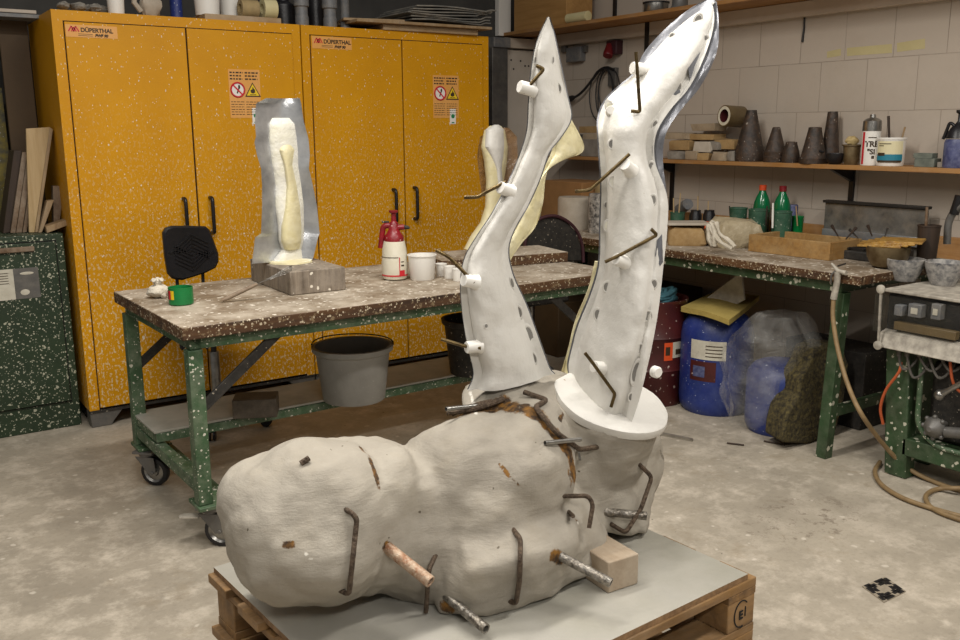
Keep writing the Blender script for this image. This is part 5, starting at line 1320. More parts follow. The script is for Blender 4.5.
# stones and offcuts on the lower shelf
stones = [(668, 150, 684, 159, 3.16, 'stone3', 'grey'), (684, 151, 699, 160, 3.16, 'stone', 'pale'), (697, 153, 711, 160.5, 3.165, 'stone2', 'tan'), (710, 151, 728, 161, 3.15, 'stone', 'pale rounded'), (727, 150, 736, 161, 3.16, 'stone3', 'dark grey'),
          (693, 141, 712, 152, 3.175, 'plastercyl', 'chalky wedge-shaped'), (670, 139, 692, 150, 3.19, 'stone2', 'tan slab-like'), (711, 141, 721, 150, 3.19, 'stone3', 'grey angular'), (716, 138, 735, 149, 3.22, 'stone2', 'golden tan'),
          (664, 131, 690, 139, 3.2, 'stone', 'long pale flat'), (690, 132, 716, 140, 3.22, 'stone2', 'long tan flat'), (692, 123, 718, 131, 3.22, 'stone', 'topmost pale flat')]
for i, (x0, y0, x1, y1, X, mt, ad) in enumerate(stones):
    row = 'front row' if y1 > 158 else ('second layer' if y1 > 145 else 'top layer')
    pos = ('left end' if x0 < 675 else 'left part' if x0 < 695 else 'middle' if x0 < 712 else 'right end')
    a_ = AX(x0, y1, X)
    z_ = ZL+.0006 if y1 > 158 else a_.z
    z_ = max(z_, ZL+.0006)
    sblock('stone_piece', x0, y0, x1, y1, X, random.uniform(.07, .11), mt, f'{ad} stone in the {row}, {pos} of the pile by the cones', 'stone', 'stone pieces on the lower shelf', z=z_, jit=.026, seed=i)
for i, (x0, y0, x1, y1, X, mt, lab) in enumerate(((580, 140, 601, 158, 3.16, 'stone3', 'grey blocky stone at the left end of the lower shelf, seen between the leg moulds'), (583, 133, 597, 140, 3.17, 'stone', 'flat pale stone second from the top between the leg moulds'), (580, 126, 600, 133, 3.17, 'stone2', 'topmost tan stone at the left end of the lower shelf'))):
    sblock('stone_piece', x0, y0, x1, y1, X, .1, mt, lab, 'stone', 'stone pieces on the lower shelf', z=ZL+.0006 if i == 0 else AX(x0, y1, X).z, jit=.01, seed=40+i)
sblock('metal_plate', 577, 112, 590, 133, 3.30, .004, 'greymetal', 'upright grey metal plate leaning behind the stones', 'plate')
# tape roll hanging on a wall peg
c_ = AX(727, 116, XW-.15); ax_ = Vector((-1, .18, .05)).normalized(); r_ = 10.5/PM(c_)
tr = MB().lathe(c_+ax_*.02, [(r_*.72, 0), (r_, 0), (r_, -.12), (r_*.72, -.12)], 30, axis=ax_, caps=False)
tr.slot(1).lathe(c_+ax_*.0205, [(r_*.62, 0), (r_*.9, .0)], 30, axis=ax_, caps=False); tr.slot(2).lathe(c_+ax_*.02, [(r_*.64, 0), (r_*.64, -.12)], 30, axis=ax_, caps=False)
tr.slot(2).lathe(c_-ax_*.09, [(.001, 0), (r_*.7, 0)], 24, axis=ax_, caps=False)
tag(tr.build('tape_roll', ['kraft', 'offwhite', 'darkcore'], origin=c_), 'brown tape roll with white core hanging on the wall above the stones', 'tape roll')
MB_ = MB().tube([c_-ax_*.08+Vector((0, 0, r_*.4)), Vector((XW-.001, (c_-ax_*.08).y, c_.z+r_*.4))], .005, 8)
tag(MB_.build('wall_peg', 'darkmetal', origin=c_), 'short peg in the block wall carrying the tape roll', 'peg')
# wall marks, sockets, cable
for x0, y0, x1, y1, lab in ((827, 51, 841, 58, 'leftmost short strip of masking tape on the wall'), (847, 47, 892, 56, 'longest strip of masking tape on the wall'), (897, 42, 925, 52, 'rightmost strip of masking tape on the wall')):
    P = [AX(x0, y0+(y1-y0)*.1, XW-.0008), AX(x1, y0-(y1-y0)*.35, XW-.0008), AX(x1, y1-(y1-y0)*.35, XW-.0008), AX(x0, y1, XW-.0008)]
    tag(MB().prism(P, (.0004, 0, 0)).build('masking_tape', 'tapeyellow', origin=P[0], smooth=False), lab, 'tape', 'tape strips on the wall')
tag(MB().tube([AX(804.5, 16, XW-.006), AX(804, 28, XW-.006), AX(802.3, 42, XW-.006)], [.0045, .005, .006], 8).build('cable_stub', 'cable', origin=AX(804, 17, XW)), 'short black cable end hanging from the cream duct on the wall', 'cable')
def wbox(x0, y0, x1, y1, d): a_, b_ = AX(x0, y0, XW-d), AX(x1, y1, XW-d); return MB().box((XW-d, a_.y, b_.z), (XW-.0006, b_.y, a_.z))
M['maroondark'] = paint('dark_red_plastic', '#6a1a1e', None, .35, bump=0)
eb = thing('junction_box', AX(573, 52, XW), 'grey electrical junction box on the wall under the upper shelf', 'box')
wbox(566, 48, 580, 61, .05).build('box_body', 'pipegrey', eb, bevel=.004)
for x in (563, 583): wbox(x-2, 46, x+2, 52, .03).build('cable_clamp', 'greymetal', eb, bevel=.002)
a_ = AX(610, 42, XW-.05); b_ = AX(606, 61, XW-.11)
rp = thing('power_socket', AX(609, 50, XW), 'dark red industrial power socket on the wall beside the junction box', 'socket')
wbox(606, 41, 616, 54, .06).build('socket_housing', 'maroonpiping', rp, bevel=.006)
ax_ = (b_-a_).normalized(); MB().lathe(a_-ax_*.0+Vector((0, 0, -.02)), [(.024, 0), (.027, .03), (.032, .06), (.032, .075), (.03, .08)], 20, axis=ax_).build('socket_cap', 'maroondark', rp)
hk = AX(607, 70, XW-.03)
cc = thing('cable_coil', hk, 'coiled black extension cable with plug hanging on the wall behind the leg moulds', 'cable')
for k, (rx, rz, ox, oz) in enumerate(((.085, .16, .02, -.15), (.10, .14, -.03, -.13), (.07, .18, .0, -.17), (.12, .17, .03, -.16))):
    pts = [hk+Vector((-.005*k, ox+rx*sin(t_), oz+rz*cos(t_))) for t_ in [2*pi*i/28 for i in range(28)]]
    MB().tube(pts, .0042, 7, closed=True).build('cable_loop', 'cable', cc)
pg = [AX(570, 99, XW-.06), AX(577, 96, XW-.06), AX(584, 90, XW-.05), AX(592, 80, XW-.04), AX(600, 70, XW-.035), AX(607, 67.5, XW-.03), AX(614, 70, XW-.03)]
MB().tube(smoothline(pg, 5), .009, 8).build('bundled_cable', 'cable', cc)
MB().lathe(pg[0], [(.016, -.02), (.021, 0), (.018, .03), (.009, .05)], 14, axis=(pg[1]-pg[0])).build('plug', 'cable', cc)
wbox(608, 68, 615, 86, .03).build('hook_plate', 'greymetal', cc, bevel=.002)
# upper shelf things
ctop = ZU+.0006
a_, b_ = AX(547, 38, XU+.02), AX(568, 34, XU+.02)
x0 = AY(513, 36, b_.y+.0).x
bx = thing('wooden_crate', (XU+.14, a_.y, ctop), 'plain wooden crate at the left end of the upper shelf', 'crate')
yA = AX(547, 36, XU+.02).y; yB2 = AX(566, 36, XU+.02).y
# near corner at (547, 37); long face runs back-left, short face runs along the shelf
n_ = Vector((XU+.02, yA, ctop)); lft = AY(514, 34, yA+.2)
MB().box((XU+.02, yB2, ctop), (XW-.06, AX(514, 34, XU+.02).y, ctop+.26)).build('crate_body', 'box_wood', bx, bevel=.003)
a_ = Vector((XU+.03, AX(550, 25, XU+.03).y, ctop)); b_ = Vector((XU+.03, AX(588, 22, XU+.03).y, ctop)); r_ = .030
a_.y = min(a_.y, yB2-.005)
rr_ = MB().lathe(a_+Vector((0, 0, r_)), [(.001, 0), (r_*.8, .0), (r_, .004), (r_, (b_-a_).length), (.001, (b_-a_).length+.001)], 24, axis=(b_-a_))
tag(rr_.build('foam_roll', 'cream', origin=a_), 'pale yellow foam roll lying beside the wooden crate on the upper shelf', 'roll')
sp_ = thing('steel_pot', sbase(651, 3.15, ctop), 'shiny steel pot with black rim on the upper shelf', 'pot')
p_ = sbase(651, 3.15, ctop); q = PM(p_)
MB().lathe(p_, [(12/q, 0), (12.4/q, .004), (12.4/q, .05), (11.8/q, .05), (11.6/q, .006), (.001, .006)], 28).build('pot_body', 'steel', sp_)
MB().lathe(p_+Vector((0, 0, .0505)), [(12/q, 0), (13.4/q, .0), (13.4/q, .008), (12/q, .008)], 28, caps=False).build('black_rim', 'black', sp_)
p_ = sbase(674, 3.15, ctop); q = PM(p_)
tag(MB().lathe(p_, [(10/q, 0), (9/q, .012), (8/q, .02), (7.6/q, .06), (8/q, .08)], 24).build('grey_tin', 'greymetal', origin=p_), 'dusty grey tin right of the steel pot on the upper shelf', 'tin')

# ================================================================ long work bench against the right wall
BZ, BX, BY0, BY1 = .83, 2.53, AZ(876, 274, .83).y, .20
be = thing('wall_bench', (2.95, -1.2, 0), 'long green-framed work bench with dusty wooden top against the block wall', 'workbench')
MB().box((BX, BY0, BZ-.04), (XW-.04, BY1, BZ)).build('worktop', 'benchtop', be, bevel=.004)
MB().box((XW-.038, BY0, BZ-.04), (XW-.012, BY1, BZ+.10)).build('back_board', 'shelfwood', be, bevel=.002)
f = MB()
f.box((BX+.03, BY0+.1, BZ-.085), (BX+.07, BY1-.02, BZ-.0405)); f.box((XW-.12, BY0+.1, BZ-.085), (XW-.08, BY1-.02, BZ-.0405))
for y in (BY0+.1, -1.2, BY1-.06): f.box((BX+.07, y, BZ-.085), (XW-.12, y+.04, BZ-.0405))
f.build('apron_frame', 'greendark', be, bevel=.002)
lt = AX(843, 284, BX+.05); 
def leg_bar(p, q, name='leg', w_=.05): MB().bar(p, q, w_, .05, up=(0, 1, 0)).build(name, 'greendark', be, bevel=.002)
yl = AZ(823, 457, 0).y
leg_bar((BX+.05, lt.y, BZ-.086), (BX+.045, yl, .0))
leg_bar((XW-.10, lt.y, BZ-.086), (XW-.10, yl, .0)); leg_bar((BX+.05, .1, BZ-.086), (BX+.05, .12, .0)); leg_bar((XW-.10, .1, BZ-.086), (XW-.1, .12, 0))
MB().bar((BX+.08, yl+.005, .20), (XW-.13, yl+.005, .20), .03, .045).build('cross_rail', 'greendark', be, bevel=.002)
# --- things on the bench
def bl(x, y, z=BZ): return AZ(x, y, z+.0006)
def onb(x, X): p = AX(x, 230, X); return Vector((p.x, p.y, BZ+.0006))
def pot(name, x, X, yt, hw0, hw1, mat, label, cat='pot', group=None, rim=True):
    p = onb(x, X); q = PM(p); h = HZ(p, x, yt)-p.z
    pr = [(hw0/q, 0), (hw0/q*1.02, .004), (hw1/q, h-.008), (hw1/q*1.05, h-.006), (hw1/q*1.05, h), (hw1/q*.9, h), (hw0/q*.88, .01), (.001, .01)]
    return tag(MB().lathe(p, pr, 24).build(name, mat, origin=p), label, cat, group), p, h
def bottle(x, X, yt, capmat, label):
    p = onb(x, X); q = PM(p); H_ = HZ(p, x, yt)-p.z; r = 8.4/q; t = thing('green_bottle', p, label, 'bottle', 'green bottles on the wall bench')
    hs = H_-.028
    MB().lathe(p, [(r*.95, 0), (r, .006), (r, hs*.66), (r*.92, hs*.76), (r*.7, hs*.87), (r*.42, hs*.96), (r*.36, hs)], 28).build('bottle_body', 'greenbottle', t)
    MB().lathe(p+Vector((0, 0, hs+.0005)), [(r*.42, 0), (r*.42, .026), (r*.36, .028)], 20).build('bottle_cap', capmat, t)
    lb_ = MB(); arcband(lb_, p, r+.0006, -1.1, 1.1, hs*.22, hs*.58); lb_.slot(1); arcband(lb_, p, r+.0012, -.6, .8, hs*.46, hs*.55); lb_.slot(2); arcband(lb_, p, r*.80, -.5, .4, hs*.8, hs*.805)
    lb_.build('bottle_label', ['stickerdark', 'yellowprint', 'white'], t, smooth=False)
bottle(760.5, 3.2, 185, 'orangecap', 'green bottle with orange cap, left of the two on the wall bench')
bottle(780.5, 3.2, 186, 'red', 'green bottle with dark red cap, right of the two on the wall bench')
lath('brown_can', 791, 3.25, BZ, [(5.5, 236), (5.5, 200), (5, 198)], 'bluespray', 'slim dusty can just right of the green bottles', 'can', base=onb(791, 3.25))
gpots = 'dusty green pots on the wall bench'
pot('green_pot', 737.5, 3.12, 207.5, 7.5, 8.5, 'greenpot', 'dusty green pot left of the bottles', group=gpots)
pot('green_pot', 757.5, 3.07, 209, 8.5, 9.6, 'greenpot', 'dusty green pot directly in front of the orange-capped bottle', group=gpots)
pot('green_pot', 781, 3.06, 211, 8.8, 9.6, 'greenpot', 'white-spattered green pot in front of the red-capped bottle', group=gpots)
pot('green_pot', 677, 3.1, 212, 6.6, 7.2, 'greenpot', 'green pot with pale sticks beside the near leg mould', group=gpots)
tag(pot('green_mug', 797, 3.14, 216, 5.2, 5.6, 'greenplastic', 'x')[0], 'bright green mug beside the spattered pots', 'mug')
for i, (x, X, yb, x1, yt, r0, m0, lab) in enumerate(((674, 3.1, 225, 673.5, 198, .0045, 'plank_light', 'pale stick standing left in the green pot by the near leg mould'), (678, 3.1, 225, 680.5, 193, .0045, 'plank_light', 'longer pale stick leaning right in the green pot by the near leg mould'), (772.5, 3.0, 228, 773, 203, .006, 'white', 'white brush handle standing in the spattered pot'),
        (697.5, 3.1, 222, 698, 196, .004, 'plank_light', 'brush handle rising from the left dark jar'), (708, 3.1, 222, 708.3, 201, .004, 'plank_light', 'brush handle rising from the right dark jar'), (797.5, 3.1, 226, 796, 206, .004, 'plank', 'small stick standing in the bright green mug'), (731, 3.1, 222, 729.5, 206, .005, 'plank_dark', 'dark stub leaning left in the pot left of the bottles'), (766, 3.07, 225, 767, 206, .005, 'plank_dark', 'dark stub standing in the pot before the orange-capped bottle'))):
    a_, b_ = AX(x, yb, X), AX(x1, yt, X); tag(MB().tube([a_, a_.lerp(b_, .5), b_], [r0*.8, r0, r0*.8], 8).build('brush_stick', m0, origin=a_), lab, 'stick', 'sticks and brushes on the bench')
for x, lab in ((695, 'dark jar with orange label, left of the two beside the green stick pot'), (708.5, 'dark jar with orange label, right of the two behind the wrapped clay')):
    p = onb(x, 3.1); q = PM(p); h = HZ(p, x, 210)-p.z; r = 6.2/q; t = thing('dark_jar', p, lab, 'jar', 'dark jars on the bench')
    MB().lathe(p, [(r, 0), (r, h*.8), (r*.8, h*.92), (r*.8, h)], 22).build('jar_body', 'black', t)
    l_ = MB(); arcband(l_, p, r+.0006, -.7, .3, h*.25, h*.6); l_.build('jar_label', 'orange', t)
a_, b_ = AX(684, 207, 3.22), AX(692, 203, 3.14)
p0 = AX(680, 213, 3.28); p0.z = max(p0.z, BZ+.06)
tag(MB().tube([AX(679, 210, 3.25), AX(688, 204, 3.2)], .033, 18).build('grey_tube', 'pipegrey', origin=p0), 'short thick grey tube lying tilted behind the dark jars', 'tube')
bh0 = bl(690, 233); 
bgp = [onb(735, 3.2)+Vector((0, -.0, 0)), onb(722, 3.16)]
tag(MB().hull([onb(714, 3.14), onb(733, 3.14), onb(733, 3.24), onb(714, 3.24), onb(716, 3.16)+Vector((0, 0, .05)), onb(724, 3.2)+Vector((0, 0, .07)), onb(732, 3.16)+Vector((0, 0, .02))]).build('black_tool', 'black', origin=onb(722, 3.18), bevel=.004), 'black sloping tool case beside the right dark jar', 'tool')
# clay slabs and wrapped lump
def lump(name, pts_front, d, mat, label, cat, seed=1, amp=.012, z=BZ):
    """rounded lump: outline on the bench, remeshed"""
    P = []
    for x, y in pts_front:
        P.append((x, y))
    return None
def chunk(name, x0, x1, yb0, yb1, yt, d, mat, label, cat, seed=1, amp=.01, dens=6, flat=False, tilt=0):
    a_, b_ = bl(x0, yb0), bl(x1, yb1); u_ = (b_-a_); L = u_.length; u_.normalize(); v_ = Vector((-u_.y, u_.x, 0))
    if v_.dot(FH) < 0: v_ = -v_
    h = HZ((a_+b_)/2, (x0+x1)/2, yt)-BZ; N = 22; vs = []; fs = []
    rings = [(0, .93), (.12, 1.0), (.5, 1.0), (.82, .95), (.96, .8), (1.0, .5), (1.0, .02)]
    c = (a_+b_)/2+v_*d/2
    for hh, s0 in rings:
        for k in range(N*2):
            t_ = 2*pi*k/(N*2); ex = .35 if not flat else .22
            cx = math.copysign(abs(cos(t_))**ex, cos(t_)); sy = math.copysign(abs(sin(t_))**ex, sin(t_))
            p = c+u_*cx*L/2*s0+v_*sy*d/2*s0+Vector((0, 0, h*hh+tilt*cx*hh))
            nz = noise.noise(p*dens*3+Vector((seed, 0, 0)))*amp+noise.noise(p*dens*8)*amp*.5
            p += (u_*cx+v_*sy)*nz+Vector((0, 0, nz*1.2 if hh > .3 else 0)); vs.append(p)
    M2 = N*2; fs = [(i*M2+k, i*M2+(k+1) % M2, (i+1)*M2+(k+1) % M2, (i+1)*M2+k) for i in range(len(rings)-1) for k in range(M2)]
    fs += [tuple(range(M2-1, -1, -1)), tuple((len(rings)-1)*M2+k for k in range(M2))]
    o = MB().add(vs, fs).build(name, mat, origin=c+Vector((0, 0, 0)), smooth=True)
    return tag(o, label, cat), c, h
chunk('clay_block', 668, 706, 246, 246.5, 228, .17, 'stone2', 'wide wet clay block under a pale tile beside the near leg mould', 'clay', 1, .008, flat=True)
o, c, h = chunk('clay_lump', 716, 764, 249, 248, 221, .18, 'claybag', 'rounded clay lump wrapped in dusty plastic on the wall bench', 'clay', 3, .016)
a_ = bl(668, 246); b_ = bl(709, 246)
tl = MB().obox((a_+b_)/2+FH*.07+Vector((0, 0, HZ((a_+b_)/2, 690, 228)-BZ+.018)), (b_-a_)*.52, FH*.08, (0, 0, .006))
tag(tl.build('pale_tile', 'plastercyl', origin=(a_+b_)/2, bevel=.003), 'thin pale tile lying on the wide clay block', 'tile')
pw = MB()
for k, (pa, w0) in enumerate((([(713, 221), (711, 228), (716, 236), (722, 243), (733, 249)], .012), ([(709, 224), (709, 236), (712, 246)], .012), ([(716, 222), (720, 234), (728, 240), (735, 247)], .010), ([(711, 222), (715, 232), (714, 246)], .014))):
    P = [AX(x, y, 2.56) for x, y in pa]; P = [Vector((p.x, p.y, max(p.z, BZ+.012))) for p in P]; Q = smoothline(P, 5)
    pw.tube(Q, [w0*(1+.5*noise.noise(q*40)) for q in Q], 9)
tag(pw.build('twisted_plastic', 'whitebag', origin=bl(715, 247)), 'twisted strip of dusty plastic sheet hanging between clay block and lump', 'plastic')
# wooden tray
L_, N_ = bl(748, 251), bl(829, 261)
u_ = N_-L_; Lu = u_.length; u_.normalize(); v_ = Vector((-u_.y, u_.x, 0)); v_ = v_ if v_.dot(FH) > 0 else -v_
dV = .26; hT = HZ(N_, 829, 243)-BZ
ty = thing('wooden_tray', (L_+N_)/2+v_*dV/2, 'shallow dusty wooden tray at the front edge of the wall bench', 'tray')
def tw(a0, a1, b0, b1, z0, z1, name): MB().obox(L_+u_*(a0+a1)/2+v_*(b0+b1)/2+Vector((0, 0, (z0+z1)/2)), u_*(a1-a0)/2, v_*(b1-b0)/2, (0, 0, (z1-z0)/2)).build(name, 'tray', ty, bevel=.002)
tw(0, Lu, 0, .02, 0, hT, 'side_board'); tw(0, Lu, dV-.02, dV, 0, hT, 'side_board'); tw(0, .02, .02, dV-.02, 0, hT, 'side_board'); tw(Lu-.02, Lu, .02, dV-.02, 0, hT, 'side_board'); tw(.02, Lu-.02, .02, dV-.02, 0, .012, 'bottom_board')
# gas burner with steel splash panel
gb = thing('gas_burner', onb(875, 3.15), 'old gas burner with dark iron grate and upright steel splash panel on the wall bench', 'burner')
ya, yb = AX(824, 220, 3.24).y, AX(926, 220, 3.24).y
zt0, zt1 = AX(830, 204, 3.24).z, AX(920, 208, 3.24).z
MB().box((3.24, yb, BZ+.001), (3.262, ya, (zt0+zt1)/2)).build('splash_panel', 'splash', gb, bevel=.003)
MB().box((3.225, yb-.005, (zt0+zt1)/2+.0005), (3.275, ya+.005, (zt0+zt1)/2+.014)).build('panel_cap', 'darkmetal', gb, bevel=.002)
MB().box((3.215, yb+.01, BZ+.05), (3.2395, ya-.01, BZ+.095)).build('bright_sheet', 'alu', gb, bevel=.001)
MB().box((2.93, yb+.02, BZ+.001), (3.2, ya-.02, BZ+.04)).build('burner_tray', 'blackdusty', gb, bevel=.004)
gr = MB()
for k in range(7):
    y = yb+.05+(ya-yb-.1)*k/6; gr.bar((2.95, y, BZ+.048), (3.19, y, BZ+.048), .010, .008)
for x in (2.97, 3.17): gr.bar((x, yb+.03, BZ+.048), (x, ya-.03, BZ+.048), .010, .010)
gr.build('iron_grate', 'darkmetal', gb)
for i, (x, y0, x1, y1) in enumerate(((838, 236, 832, 226), (858, 238, 850, 230), (872, 236, 868, 226), (884, 239, 888, 229), (846, 239, 856, 228))):
    a_, b_ = AX(x, y0, 3.02), AX(x1, y1, 3.1)
    a_.z = max(a_.z, BZ+.06); b_.z = max(b_.z, BZ+.075)
    tag(MB().tube([a_, a_.lerp(b_, .5), b_], [.003, .004, .008], 8).build('modelling_tool', 'steel' if i % 2 else 'plank_dark', origin=a_), ('shiny' if i % 2 else 'dark wooden')+' modelling tool lying on the burner grate, number'.replace(', number', '')+(', leftmost', ', second from left', ', beside the panel centre', ', rightmost', ', lying towards the tray')[i], 'tool', 'modelling tools on the burner')
# bowl with wax slab, dark pot with stick
p = onb(890, 2.84); q = PM(p); rb_ = 21/q
bw = thing('brass_bowl', p, 'dark brass bowl heaped with golden wax slabs beside the tray', 'bowl')
hb = HZ(p, 890, 246)-BZ
MB().lathe(p, [(rb_*.45, 0), (rb_*.72, .01), (rb_*.93, hb*.5), (rb_, hb), (rb_*.95, hb), (rb_*.86, hb*.55), (rb_*.4, .014), (.001, .014)], 32).build('bowl_body', 'copper', bw)
wx = MB()
for k in range(4):
    a_ = k*.9; cx = p+Vector((.01*k-.01, .03-.025*k, hb+.004+.007*k)); wx.obox(cx, Vector((cos(a_)*.0+.05, .02, .004)), Vector((-.02, .09, -.003)), (0, 0, .005))
wx.build('wax_slab', 'goldleaf', bw, bevel=.003)
o, p, h = pot('dark_pot', 929, 2.98, 225, 8.5, 10.5, 'plank_dark', 'dark tapered pot with a stick, right of the steel splash panel')
tag(MB().tube([p+Vector((0, .01, .02)), AX(927, 207, 2.98)], .006, 8).build('brush_stick', 'plank_brown', origin=p), 'brown stick standing in the dark tapered pot', 'stick', 'sticks and brushes on the bench')
# left part of the bench, seen between the legs
y0, y1 = AX(549, 200, 3.05).y, AX(590, 200, 3.05).y
p = Vector((3.05, (y0+y1)/2, BZ+.0006))
hc = HZ(p, 570, 181)-BZ
tag(MB().box((2.98, y1, BZ+.0006), (3.25, y0, BZ+hc)).build('cardboard_box', 'card', origin=p, bevel=.003), 'plain cardboard box on the wall bench seen between the leg moulds', 'box')
lath('plaster_cylinder', 574, 2.85, BZ, [(16, 228), (16.5, 226), (16.5, 198), (15.5, 196)], 'plastercyl', 'chalky white cylinder standing before the cardboard box', 'cylinder', base=onb(574, 2.78))
lath('mottled_cylinder', 598, 2.8, BZ, [(10, 229), (10, 192), (9.4, 190)], 'spiral', 'black and white mottled cylinder beside the chalky one', 'cylinder', base=onb(598, 2.76))
lath('tan_tin', 600, 3.1, BZ, [(9, 222), (9, 183), (8.5, 181)], 'cork', 'tan tin behind the mottled cylinder on the bench', 'tin', base=onb(603, 3.12))

# ================================================================ under the bench
p = place(655, 407, .0, .17)
q = PM(p); R_ = 34/q; Hb = HZ(p, 672, 297)
mb_ = thing('steel_drum', p, 'maroon steel drum with teal rope on top under the wall bench', 'drum')
MB().lathe(p, [(R_*.97, 0), (R_, .008), (R_, Hb*.33), (R_*1.035, Hb*.345), (R_, Hb*.36), (R_, Hb*.64), (R_*1.035, Hb*.655), (R_, Hb*.67), (R_, Hb*.97), (R_*1.02, Hb*.98), (R_*1.02, Hb), (R_*.95, Hb), (R_*.95, Hb*.93), (.001, Hb*.93)], 40).build('drum_body', 'maroon', mb_)
lb_ = MB(); arcband(lb_, p, R_+.001, .38, .65, Hb*.45, Hb*.62, 4); lb_.slot(1); arcband(lb_, p, R_+.001, .65, 1.3, Hb*.47, Hb*.62, 6); lb_.slot(2)
arcband(lb_, p, R_+.002, .42, .56, Hb*.5, Hb*.58, 3); arcband(lb_, p, R_+.002, .75, 1.25, Hb*.5, Hb*.55, 5)
lb_.build('hazard_label', ['orange', 'paper', 'stickerdark'], mb_, smooth=False)
rp_ = MB()
for k in range(9):
    a0 = random.uniform(0, 6.28); rr = random.uniform(.3, .75)*R_; c = p+Vector((0, 0, Hb*.95+.012+.006*k))
    rp_.tube([c+Vector((cos(a0+t_)*rr, sin(a0+t_)*rr*.8, .012*sin(3*t_+k))) for t_ in [i*.35 for i in range(16)]], .011, 8)
tag(rp_.build('rope_coil', 'teal', origin=p+Vector((0, 0, Hb*.95))), 'tangled teal rope lying on the maroon drum', 'rope')
def plastic_drum(x, yb, yt, hw, label, lab=True, r_=.15):
    p = place(x, yb, .0006, hw/195); q = PM(p); R_ = hw/q; Hb = HZ(p, x, yt)
    t = thing('plastic_drum', p, label, 'drum', 'blue plastic drums under the bench')
    MB().lathe(p, [(R_*.88, 0), (R_*.98, .03), (R_, .07), (R_, Hb*.78), (R_*.96, Hb*.87), (R_*.8, Hb*.96), (R_*.62, Hb), (.001, Hb)], 40).build('drum_body', 'blue', t)
    if lab:
        l_ = MB(); arcband(l_, p, R_+.001, -.75, .25, Hb*.58, Hb*.77); l_.slot(1); arcband(l_, p, R_+.001, -.75, .0, Hb*.36, Hb*.56); l_.slot(2); arcband(l_, p, R_+.002, -.65, -.3, Hb*.40, Hb*.51, 4)
        l_.slot(3)
        for k in range(4): arcband(l_, p, R_+.002, -.3, .15, Hb*(.61+k*.035), Hb*(.62+k*.035), 4)
        l_.build('drum_label', ['paper', 'maroon', 'bluespray', 'stickerdark'], t, smooth=False)
    return p, R_, Hb
p, R_, Hb = plastic_drum(723, 418, 312, 35, 'blue plastic drum with white and maroon labels under the yellow foam sheet')
fs_ = MB(); F = []
for i in range(13):
    row = []
    for k in range(9):
        u, v = i/12, k/8
        P4 = [AZ(681, 309, Hb+.012), AZ(729, 324, Hb+.012), AZ(759, 300, Hb+.012), AZ(722, 292, Hb+.012)]
        a_ = P4[0].lerp(P4[1], u); b_ = P4[3].lerp(P4[2], u); q_ = a_.lerp(b_, v); q_.z += .008*sin(u*2.6+v*1.5)**2-.012*max(0, .4-u)
        row.append(q_+Vector((0, 0, .018)))
    F.append(row)
two_ = two_sided(F, [[q_-Vector((0, 0, .026)) for q_ in r_] for r_ in F])
tag(two_.build('foam_sheet', 'foam', origin=p+Vector((0, 0, Hb))), 'yellow foam sheet draped over the labelled blue drum', 'foam sheet')
p2, R2, Hb2 = plastic_drum(788, 440, 362, 32, 'second blue drum half covered by a clear plastic bag, left of the mossy slab', False)
# crumpled transparent bag
vs = []; fs = []; NU, NV = 40, 24
cb = p2+Vector((-.0, .02, .0)); 
for i in range(NV+1):
    hh = i/NV
    for k in range(NU):
        t_ = 2*pi*k/NU; base = R2*1.02+.01
        r0 = base*(1+.25*sin(hh*pi))*(1 if hh < .8 else 1-(hh-.8)*2.2)
        d = Vector((cos(t_), sin(t_), 0)); lean = Vector((0, .10, 0))*(1-hh)
        n0 = noise.noise(Vector((cos(t_)*1.8, sin(t_)*1.8, hh*3)))*.05+noise.noise(Vector((cos(t_)*5, sin(t_)*5, hh*7)))*.022
        vs.append(cb+d*(r0+n0)+lean*.7+Vector((0, 0, .03+hh*(Hb2+.20)+noise.noise(Vector((t_, hh*3, 4)))*.02)))
fs = [(i*NU+k, i*NU+(k+1) % NU, (i+1)*NU+(k+1) % NU, (i+1)*NU+k) for i in range(NV) for k in range(NU)]
tag(MB().add(vs, fs+[tuple(NV*NU+k for k in range(NU))]).build('plastic_bag', 'plasticbag', origin=cb), 'large crumpled clear plastic bag pulled over the second blue drum', 'bag')
# mossy slab leaning
poly = [(832, 346), (818, 352), (812, 366), (803, 380), (801, 396), (790, 412), (785, 428), (783, 443), (808, 447), (830, 441), (836, 432), (846, 400), (852, 365), (846, 346)]
gp0 = AZ(800, 447, 0); Ysl = gp0.y
P = [AY(x, y, Ysl) for x, y in poly]; P = [Vector((q_.x, q_.y+.05*(q_.z), max(.001, q_.z))) for q_ in P]
ms = MB().prism(P, (.05, .14, 0)); ob = ms.build('mossy_slab', 'moss', origin=gp0, bevel=.012)
tag(ob, 'rough mossy stone slab leaning under the bench beside the near bench leg', 'slab')
# dark crate and white sheet further back under the bench
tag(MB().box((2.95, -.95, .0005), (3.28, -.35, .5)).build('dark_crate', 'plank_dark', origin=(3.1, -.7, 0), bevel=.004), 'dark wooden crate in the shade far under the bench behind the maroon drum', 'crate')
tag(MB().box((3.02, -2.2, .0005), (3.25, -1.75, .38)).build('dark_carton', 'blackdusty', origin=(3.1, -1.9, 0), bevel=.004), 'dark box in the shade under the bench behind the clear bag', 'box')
P = [AX(700, 303, 2.86), AX(741, 272, 2.86), AX(744, 300, 2.86), AX(722, 312, 2.86)]
tag(MB().prism(P, (.012, 0, 0)).build('white_sheet', 'whitebag', origin=P[0]), 'pale folded sheet sticking up behind the foam sheet under the bench', 'sheet')
# boxes on a floor rack between the benches, behind the upholstered chair
tag(MB().box((2.75, -.25, .0005), (3.2, .15, .35)).build('brown_carton', 'brownboard', origin=(2.95, 0, 0), bevel=.004), 'brown box on the floor under the left end of the wall bench', 'box')

